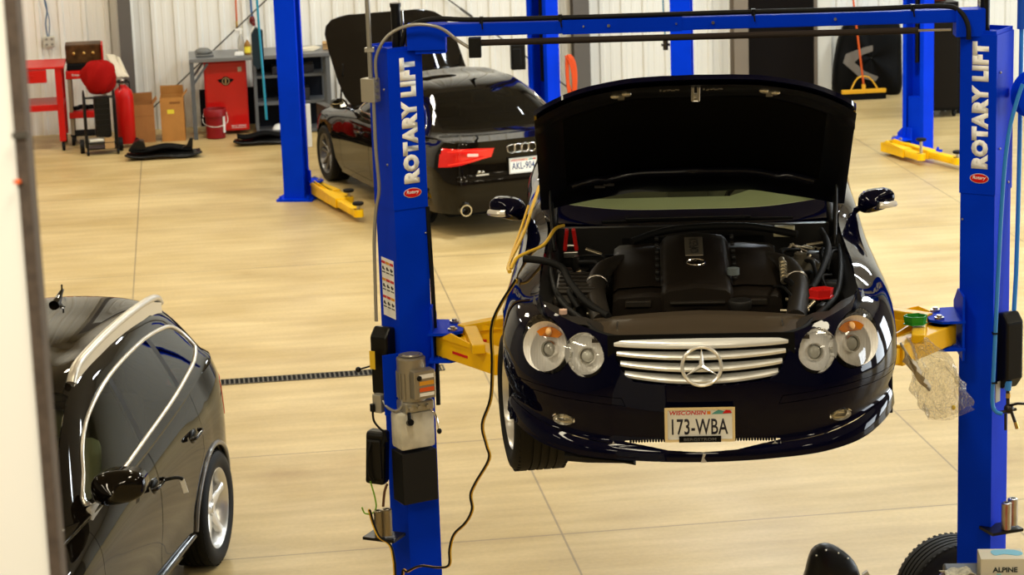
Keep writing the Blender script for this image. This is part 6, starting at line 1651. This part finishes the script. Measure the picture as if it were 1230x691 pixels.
g = empty('bag', (9.28, 33.0, 0), 0, 'large black bag with a grey chevron slumped against the back wall', 'bag')
mb = MB(); P = []
out = spl([(-.46, .02), (-.48, .35), (-.44, .62), (-.36, .92), (-.20, 1.15), (.05, 1.20), (.35, 1.16), (.46, .9), (.48, .5), (.46, .02), (.2, 0), (-.2, 0)], 4)
for (sc_, yy) in ((.86, .17), (.97, .10), (1., 0), (.98, -.10), (.90, -.17), (.70, -.20), (.30, -.215), (.01, -.22)):
    P.append([(x * sc_, yy + .012 * math.sin(9 * x + 7 * z), .55 + (z - .55) * sc_ + (.0)) for x, z in out + out[:1]])
mb.grid(P); bg = mb.build('shell', mat('bag_black', (.004, .004, .004), .55, spec=.08, bump=(5, .5)), g, 60)
mb = MB(); ch = [(-.40, .50), (-.36, .62), (-.10, .70), (.02, .72), (.02, .64), (-.12, .60), (-.24, .50), (-.10, .37), (.10, .28), (.06, .22), (-.16, .28)]
mb.prism(ch, .008, FR((0, -.222, 0), (1, 0, 0), (0, 0, 1))); mb.build('chevron', mat('chevron_grey', (.16, .14, .115), .6), g, None)
g = empty('push_broom', (9.13, 32.62, 0), 0, 'yellow push broom with an orange handle leaning on the black bag', 'broom')
yb = mat('broom_yellow', (.78, .40, .02), .45)
mb = MB(); mb.box((0, 0, .115), (.62, .07, .055), bev=.008); mb.build('head', yb, g, None)
mb = MB()
for k in range(60): 
    x = -.30 + .6 * k / 59; mb.box((x, 0, .048), (.012, .065, .09), rx=.05 * math.sin(k * 2.3))
o = mb.build('bristles', MATTE(), g, None)
mb = MB(); mb.tube([(-.19, -.02, .14), (-.08, .02, .30), (.08, .02, .30), (.19, -.02, .14)], .011, 8, sm=3); mb.cyl((0, 0, .14), (0, .01, .21), .028, n=12); mb.build('brace', yb, g, 50)
mb = MB(); mb.tube([(0, 0, .18), (-.10, .24, 1.5), (-.13, .32, 1.95)], .014, 10); mb.build('handle', mat('handle_orange', (.62, .09, .01), .4), g, 50)

g = empty('storage_cabinet', (9.69, 31.15, 0), 0, 'tall dark cabinet behind the right lift column', 'cabinet')
mb = MB(); mb.box((0, 0, .80), (.42, .62, 1.42), bev=.01); mb.build('body', mat('cabinet_black', (.004, .0035, .003), .35, spec=.1), g, None)
mb = MB(); mb.box((.0, -.318, .80), (.38, .014, 1.34), bev=.004); dd = mb.build('door', mat('cabinet_door', (.008, .006, .004), .35, spec=.1), g, None)
mb = MB(); mb.tube([(-.15, -.33, .75), (-.15, -.36, .77), (-.15, -.36, .93), (-.15, -.33, .95)], .008, 8); mb.build('handle', STEEL(), dd, 50)
mb = MB()
for x in (-.17, .17):
    for y in (-.25, .25): mb.cyl((x - .015, y, .045), (x + .015, y, .045), .045, n=14)
mb.build('castors', RUB(), g, 40)
mb = MB(); mb.lathe([(0, 0), (.12, 0), (.13, .02), (.05, .03), (.05, .13), (.13, .14), (.13, .16), (0, .16)], None, 24); o = mb.build('cable_spool', mat('spool_rust', (.16, .03, .015), .6), None, 40); o.location = (9.68, 31.1, 1.512); T(o, 'rust red cable spool on top of the tall dark cabinet', 'spool')
g = empty('tool_cabinet', (10.19, 31.3, 0), 0, 'dark low cabinet partly hidden behind the right lift column', 'cabinet')
mb = MB(); mb.box((0, 0, .55), (.52, .5, .98), bev=.01); mb.build('body', mat('cabinet_black', (.004, .0035, .003), .35, spec=.1), g, None)
for k in range(4):
    mb = MB(); mb.box((0, -.256, .20 + .23 * k), (.48, .012, .20), bev=.003); d = mb.build('drawer', mat('cabinet_door', (.008, .006, .004), .35, spec=.1), g, None)
    mb = MB(); mb.box((0, -.268, .27 + .23 * k), (.30, .012, .014)); mb.build('handle', STEEL(), d, None)
mb = MB()
for x in (-.2, .2):
    for y in (-.2, .2): mb.cyl((x - .015, y, .035), (x + .015, y, .035), .035, n=12)
mb.build('castors', RUB(), g, 40)
g = empty('tub', (10.145, 31.2, 1.042), 0, 'pale yellow tub standing on the low dark cabinet, behind the right lift post', 'tub')
mb = MB(); mb.lathe([(0, 0), (.15, 0), (.19, .30), (.205, .30), (.205, .33), (.18, .33), (.14, .02), (0, .02)], None, 36); mb.build('pail', mat('tub_cream', (.72, .62, .32), .5), g, 40)
mb = MB(); mb.tube([(-.2, 0, .30), (-.21, -.12, .2), (0, -.24, .14), (.21, -.12, .2), (.2, 0, .30)], .005, 6, sm=5); mb.build('handle', STEEL(), g, 50)

# ------------------------------------------------------------------ foreground right
g = empty('loose_wheel', (4.19, 13.06, 0), -1.42, 'wheel taken off the roadster, standing by the foot of the right lift column', 'wheel')
wh = make_wheel(g, 0, 0, .332, .332, .25, .225, 'twin5', 1, ALU())
g = empty('splash_shield', (3.76, 14.12, 0), 0, 'black plastic splash shield standing on the floor at the bottom edge', 'car part')
mb = MB(); oc = spl([(-.19, -.0), (-.17, .14), (-.13, .265), (-.05, .30), (.04, .265), (.13, .18), (.17, .08), (.18, 0), (0, -.0)], 3)
oc = [(x, max(0, z)) for x, z in oc]
mb.grid([[(x * s_, y, z * s_) for x, z in oc + oc[:1]] for s_, y in ((.8, .09), (1, .05), (1, 0), (.9, -.03), (.5, -.045), (.01, -.05))]); mb.build('shell', PLAS(), g, 50)
mb = MB()
for x, z in ((-.12, .25), (-.06, .28), (.02, .255), (.08, .215)): mb.ell((x, -.035, z), (.006, .006, .006), 8)
mb.build('rivets', mat('rivet_bright', (.8, .78, .7), .3, .7), g, 50)
mb = MB(); mb.prism([(.17, .11), (.20, .13), (.245, .03), (.23, 0), (.19, 0), (.18, .05)], .03, FR((0, -.03, 0), (1, 0, 0), (0, 0, 1))); mb.build('bright_edge', mat('film_grey', (.45, .43, .40), .25, .4), g, None)

# tool cart with the speaker carton on it
g = empty('service_cart', (3.83, 11.05, 0), -.17, 'service cart top just at the bottom right corner, carrying the white carton', 'cart')
mb = MB(); mb.box((0, 0, 1.155), (.60, .42, .05), bev=.01); mb.build('top', mat('cart_dark', (.03, .028, .026), .5), g, None)
for k in range(4):
    mb = MB(); mb.box((0, -.20, .32 + .22 * k), (.54, .02, .19), bev=.004); d = mb.build('drawer', R_, g, None)
    mb = MB(); mb.box((0, -.215, .39 + .22 * k), (.40, .014, .014)); mb.build('handle', STEEL(), d, None)
mb = MB(); mb.box((0, 0.01, .64), (.56, .38, .96), bev=.01); mb.build('body', R_, g, None)
for x in (-.23, .23):
    for y in (-.15, .15):
        mb = MB(); mb.cyl((x - .02, y, .07), (x + .02, y, .07), .07, n=18); mb.box((x, y, .13), (.02, .05, .06)); mb.build('castor', RUB(), g, 40)
CT = 1.182
g = empty('carton_box', (3.775, 11.02, CT), -.20, 'white carton with a light blue patch and dark lettering, near the right column foot', 'box')
mb = MB(); mb.box((0, 0, .065), (.215, .15, .13), bev=.003); cbx = mb.build('carton', mat('carton_white', (.66, .62, .50), .6), g, None)
text('carton_lettering', 'ALPINE', .12, .026, FR((.01, -.077, .075), (1, 0, 0), (0, 0, 1)), mat('ink_dark_green', (.04, .05, .045), .5), cbx, bold=.035, depth=.001)
mb = MB(); mb.prism(spl([(-.05, -.035), (.0, -.02), (.06, -.04), (.09, -.01), (.06, .035), (.0, .045), (-.06, .03)], 4), .002, Matrix.Translation((.015, .01, .1305))); mb.build('blue_patch', mat('patch_blue', (.20, .52, .72), .5), cbx, None)
mb = MB()
for x, z in ((-.08, .025), (.085, .03), (-.02, .04)): mb.box((x, -.0765, z), (.022, .001, .03))
mb.build('print', mat('print_teal', (.25, .55, .60), .5), cbx, None)
mb = MB(); P = []
for i in range(9):
    P.append([(-.02 * i, .012 * math.sin(i + j * .8), .012 + .012 * j + .010 * math.sin(i * 1.3 + j)) for j in range(5)])
mb.grid([[(-.065 - .155 * i / 10 + .004 * math.sin(j), -.05 + .03 * j, .015 + .030 * math.sin(i * .5 + .3) * (1 - i / 16) + .012 * math.sin(j * 2 + i) + .004 * i) for j in range(5)] for i in range(11)])
o = mb.build('packing_paper', mat('paper_printed', (.66, .62, .48), .7, noise=(40, .4)), None, 50); o.location = (3.70, 11.0, CT + .01); md = o.modifiers.new('t', 'SOLIDIFY'); md.thickness = .004; T(o, 'crumpled printed paper sticking out left of the white carton', 'paper')
g = empty('screwdriver', (3.60, 10.90, CT), .15, 'orange and yellow handled tool lying under the crumpled paper', 'hand tool')
mb = MB(); mb.cyl((-.045, 0, .018), (.06, 0, .018), .018, n=12); mb.build('handle', mat('handle_amber', (.85, .38, .02), .35), g, 40)
mb = MB(); mb.cyl((.06, 0, .018), (.16, 0, .018), .004, n=8); mb.build('shaft', STEEL(), g, 40)
mb = MB(); mb.ell((0, 0, .03), (.04, .03, .03), 12); mb.cyl((0, 0, .0), (0, 0, .02), .03, n=14); o = mb.build('red_cap', REDM(), None, 50); o.location = (3.935, 10.98, CT); T(o, 'dark red cap on the cart right of the white carton', 'cap')

# ------------------------------------------------------------------ on and around the roadster and its lift
def LF(x, y, z):
    p = V((2.577, 12.536, 0)) + Matrix.Rotation(-.169, 3, 'Z') @ V((x, y, z)); return p
def CF(x, y, z):
    p = V((2.237, 10.814, 2.046)) + Matrix.Rotation(-.187, 3, 'Z') @ V((x, y, z)); return p
# green tray on the right arm
def hex_tray(name, p, r, h, m, m2, label, cat, rz=0.):
    g = empty(name, p, rz, label, cat)
    mb = MB(); n = 6
    o_ = [(r * math.cos(a) * 1.25, r * math.sin(a)) for a in np.linspace(0, 2 * PI, n, endpoint=False) + .0]
    mb.prism(o_, .006, None); mb.grid([[(x * s_, y * s_, z) for x, y in o_ + o_[:1]] for s_, z in ((.88, 0), (1, h), (.93, h), (.82, .008))]); mb.build('rim', m, g, None)
    mb = MB(); R = random.Random(2)
    for k in range(7): mb.cyl((R.uniform(-.03, .03), R.uniform(-.025, .025), .012), (R.uniform(-.04, .04), R.uniform(-.03, .03), .018), .006, n=7)
    mb.build('bolts', m2, g, 40)
hex_tray('parts_tray', LF(1.14, -.28, 2.225), .052, .045, mat('tray_green', (.02, .26, .02), .4), mat('bolts_dark', (.03, .03, .025), .4, .7), 'green hexagonal parts tray on the yellow arm right of the roadster', 'parts tray')
hex_tray('parts_tray', CF(.545, -.35, .78), .047, .040, REDM(), mat('bolts_dark', (.03, .03, .025), .4, .7), 'red hexagonal parts tray in the engine bay above the right headlight', 'parts tray', .1)
# clear plastic bag hanging from the arm
mb = MB(); P = []
R = random.Random(11)
for i in range(19):
    t_ = i / 18; cx_ = 1.12 + .19 * t_ + .02 * math.sin(t_ * 5); z_ = 2.19 - .40 * t_; w_ = .045 + .075 * math.sin(min(1, t_ * 1.25) * PI * .62) ** 1.2; d_ = .030 + .03 * math.sin(t_ * PI)
    row = []
    for k in range(27):
        a = 2 * PI * k / 26; q = 1 + .16 * math.sin(3 * a + t_ * 9) + .12 * math.sin(7 * a - t_ * 13) + .07 * math.sin(13 * a + t_ * 21)
        row.append(tuple(LF(cx_ + w_ * q * math.cos(a), -.50 + d_ * q * math.sin(a), z_ + .02 * math.cos(a * 2 + t_ * 6) + (.03 * math.cos(a) * t_))))
    P.append(row)
mb.grid(P)
bagm = bpy.data.materials.new('clear_bag_film'); bagm.use_nodes = True; nt = bagm.node_tree; nt.nodes.clear()
ou = nt.nodes.new('ShaderNodeOutputMaterial'); tr = nt.nodes.new('ShaderNodeBsdfTransparent'); tr.inputs[0].default_value = (.93, .91, .86, 1)
df = nt.nodes.new('ShaderNodeBsdfPrincipled'); df.inputs['Base Color'].default_value = (.62, .60, .54, 1); df.inputs['Roughness'].default_value = .12; df.inputs['Coat Weight'].default_value = 1
mx = nt.nodes.new('ShaderNodeMixShader'); lw = nt.nodes.new('ShaderNodeLayerWeight'); lw.inputs[0].default_value = .30; ml = nt.nodes.new('ShaderNodeMath'); ml.operation = 'MULTIPLY_ADD'; ml.inputs[1].default_value = .55; ml.inputs[2].default_value = .05
nt.links.new(lw.outputs['Facing'], ml.inputs[0]); nt.links.new(ml.outputs[0], mx.inputs[0])
nz = nt.nodes.new('ShaderNodeTexNoise'); nz.inputs['Scale'].default_value = 14; nz.inputs['Distortion'].default_value = 1.5; bq = nt.nodes.new('ShaderNodeBump'); bq.inputs['Strength'].default_value = 1.; bq.inputs['Distance'].default_value = .03
nt.links.new(nz.outputs['Fac'], bq.inputs['Height']); nt.links.new(bq.outputs[0], df.inputs['Normal']); nt.links.new(bq.outputs[0], lw.inputs['Normal'])
nt.links.new(tr.outputs[0], mx.inputs[1]); nt.links.new(df.outputs[0], mx.inputs[2]); nt.links.new(mx.outputs[0], ou.inputs[0])
bgo = mb.build('plastic_bag', bagm, None, 60); T(bgo, 'clear plastic bag hanging from the yellow arm beside the right column', 'bag')
mb = MB(); p = LF(1.31, -.50, 1.83); mb.ell(p, (.012, .012, .014), 10); mb.build('yellow_tie', mat('tie_yellow', (.75, .55, .02), .5), bgo, 50)
mb = MB(); P = []
for i in range(9):
    P.append([tuple(LF(1.035 + .016 * i + .008 * math.sin(j), -.53 - .02 * math.sin(j * 1.5 + i) - .09, 2.12 - .020 * i + .024 * j * (1 - i / 12))) for j in range(5)])
mb.grid(P); o = mb.build('rag', mat('rag_cream', (.50, .44, .34), .8), None, 60); md = o.modifiers.new('t', 'SOLIDIFY'); md.thickness = .012; T(o, 'crumpled cream rag hanging on the right front arm', 'rag')

# jump lead clamp and its yellow lead, and the black and yellow cord
g = empty('battery_clamp', CF(-.60, .72, .835), -.187, 'red jump lead clamp gripping a terminal in the engine bay', 'clamp')
for s_ in (-1, 1):
    mb = MB(); mb.box((s_ * .022, 0, .0), (.020, .028, .115), ry=-s_ * .12, bev=.008); mb.build('handle', REDM(), g, None)
mb = MB(); mb.box((0, 0, -.075), (.07, .02, .03), bev=.004); mb.cyl((-.02, 0, -.03), (.02, 0, -.03), .007, n=8); mb.build('jaw', STEEL(), g, None)
yl = mat('lead_yellow', (.75, .45, .03), .45)
mb = MB(); mb.tube([CF(-.63, .70, .91), CF(-.67, .62, .91), CF(-.72, .48, .865), CF(-.79, .34, .86), CF(-.84, .26, .85), CF(-.865, .22, .81)], .0085, 8, sm=6)
T(mb.build('jump_lead', yl, None, 60), 'yellow lead from the red clamp over the roadster left wing', 'cable')
mb = MB(); mb.tube([CF(-.875, .24, .79), CF(-.885, .42, .79), CF(-.83, .80, .86), CF(-.80, 1.02, .93), CF(-.77, 1.25, 1.0)], .009, 8, sm=6)
mb.tube([CF(-.87, .24, .79), CF(-.885, .50, .79), CF(-.85, .85, .86), CF(-.82, 1.10, .93)], .007, 8, sm=6)
T(mb.build('jump_lead', yl, None, 60), 'yellow leads running back along the roadster left wing to its windscreen', 'cable')
# hanging extension cord
path = [(1.415, 10.90, 2.87), (1.305, 10.93, 2.676), (1.295, 10.93, 2.477), (1.295, 11.05, 2.271), (1.268, 11.2, 2.102), (1.296, 11.3, 1.966), (1.311, 11.35, 1.879), (1.258, 11.5, 1.717), (1.242, 11.6, 1.622), (1.247, 11.6, 1.548), (1.222, 11.7, 1.447), (1.171, 11.8, 1.355), (1.151, 11.85, 1.26), (1.148, 11.9, 1.157), (1.093, 12.0, 1.113), (1.02, 12.15, 1.075), (0.957, 12.2, 1.031), (0.934, 12.25, 0.992), (.92, 12.28, .6), (.90, 12.2, .10), (.92, 12.0, .012), (1.1, 11.6, .012)]
mb = MB(); mb.tube(path, .0064, 8, sm=5); o = mb.build('extension_cord', yl, None, 60); T(o, 'black and yellow cord hanging in loops between the roadster and the left lift column', 'cord')
mb = MB(); mb.tube([(x - .006, y - .005, z + .002) for x, y, z in path], .0054, 8, sm=5); mb.build('dark_core', RUB(), o, 60)
p2 = [(0.79, 12.58, 1.26), (0.795, 12.58, 1.25), (0.812, 12.6, 1.171), (0.836, 12.55, 1.115), (0.889, 12.5, 1.081), (0.903, 12.45, 1.003), (0.904, 12.45, 0.927), (.905, 12.42, .4), (.90, 12.40, .012), (.7, 12.2, .012)]
mb = MB(); mb.tube(p2, .007, 8, sm=5); o = mb.build('extension_cord', yl, None, 60); T(o, 'yellow cord looping down the outer side of the left lift column', 'cord')
mb = MB(); mb.tube([(x + .005, y - .006, z) for x, y, z in p2], .006, 8, sm=5); mb.build('dark_core', RUB(), o, 60)
# key tag hanging from the off-roader door handle
sv = lambda x, y, z: V((-1.68, 13.06, 0)) + Matrix.Rotation(-.274, 3, 'Z') @ V((x, y, z))
g = empty('key_tag', sv(.985, 1.56, .975), -.274, 'white paper tag on a key hanging from the door handle of the black SUV', 'key tag')
mb = MB(); mb.tube([(0, 0, 0), (.035, .0, .01), (.07, .01, .012), (.10, .02, .0)], .011, 8, sm=3); mb.build('key', PLAS(), g, 50)
mb = MB(); mb.box((.105, .02, -.045), (.030, .004, .085), ry=-.25); mb.build('tag', mat('paper_white', (.78, .75, .66), .6), g, None)
build_roadster()
build_sedan()
build_suv()
def split_loose(names):
    """pieces that only share a mesh become parts of their own"""
    for o in [k for k in bpy.data.objects if k.type == 'MESH' and k.name.split('.')[0] in names]:
        new = names[o.name.split('.')[0]]
        bm = bmesh.new(); bm.from_mesh(o.data); seen = set(); comps = []
        for v in bm.verts:
            if v in seen: continue
            st = [v]; seen.add(v); c = []
            while st:
                w = st.pop(); c.append(w)
                for e in w.link_edges:
                    x = e.other_vert(w)
                    if x not in seen: seen.add(x); st.append(x)
            comps.append(c)
        bm.verts.index_update(); comps = [[v.index for v in c] for c in comps]; bm.free()
        if len(comps) < 2: o.name = new; continue
        for ci, c in enumerate(comps):
            keep = set(c); b = bmesh.new(); b.from_mesh(o.data); b.verts.ensure_lookup_table()
            bmesh.ops.delete(b, geom=[v for v in b.verts if v.index not in keep], context='VERTS')
            me = bpy.data.meshes.new(new); b.to_mesh(me); b.free()
            for m in o.data.materials: me.materials.append(m)
            n = bpy.data.objects.new(new, me); COL.objects.link(n); n.parent = o.parent
            n.matrix_local = o.matrix_local.copy()
        bpy.data.objects.remove(o)
split_loose({'bay_modules': 'bay_module', 'pipe_fittings': 'pipe_fitting', 'wiring_loom': 'wiring_loom', 'bay_hoses': 'bay_hose',
             'window_pillar': 'window_pillar', 'shroud_bolts': 'shroud_bolt', 'beam_bolts': 'beam_bolt', 'knockout': 'knockout', 'lip_scuff': 'lip_scuff',
             'rivets': 'rivet', 'wheels': 'wheel', 'castors': 'castor', 'catch_bracket': 'catch_bracket', 'worn_clip': 'worn_clip', 'bonnet_clip': 'bonnet_clip', 'pivot_pin': 'pivot_pin', 'wheelhouse': 'wheelhouse', 'brace': 'brace', 'bracket': 'bracket', 'warning_header': 'warning_header', 'warning_picture': 'warning_picture', 'brass_fitting': 'brass_fitting'})
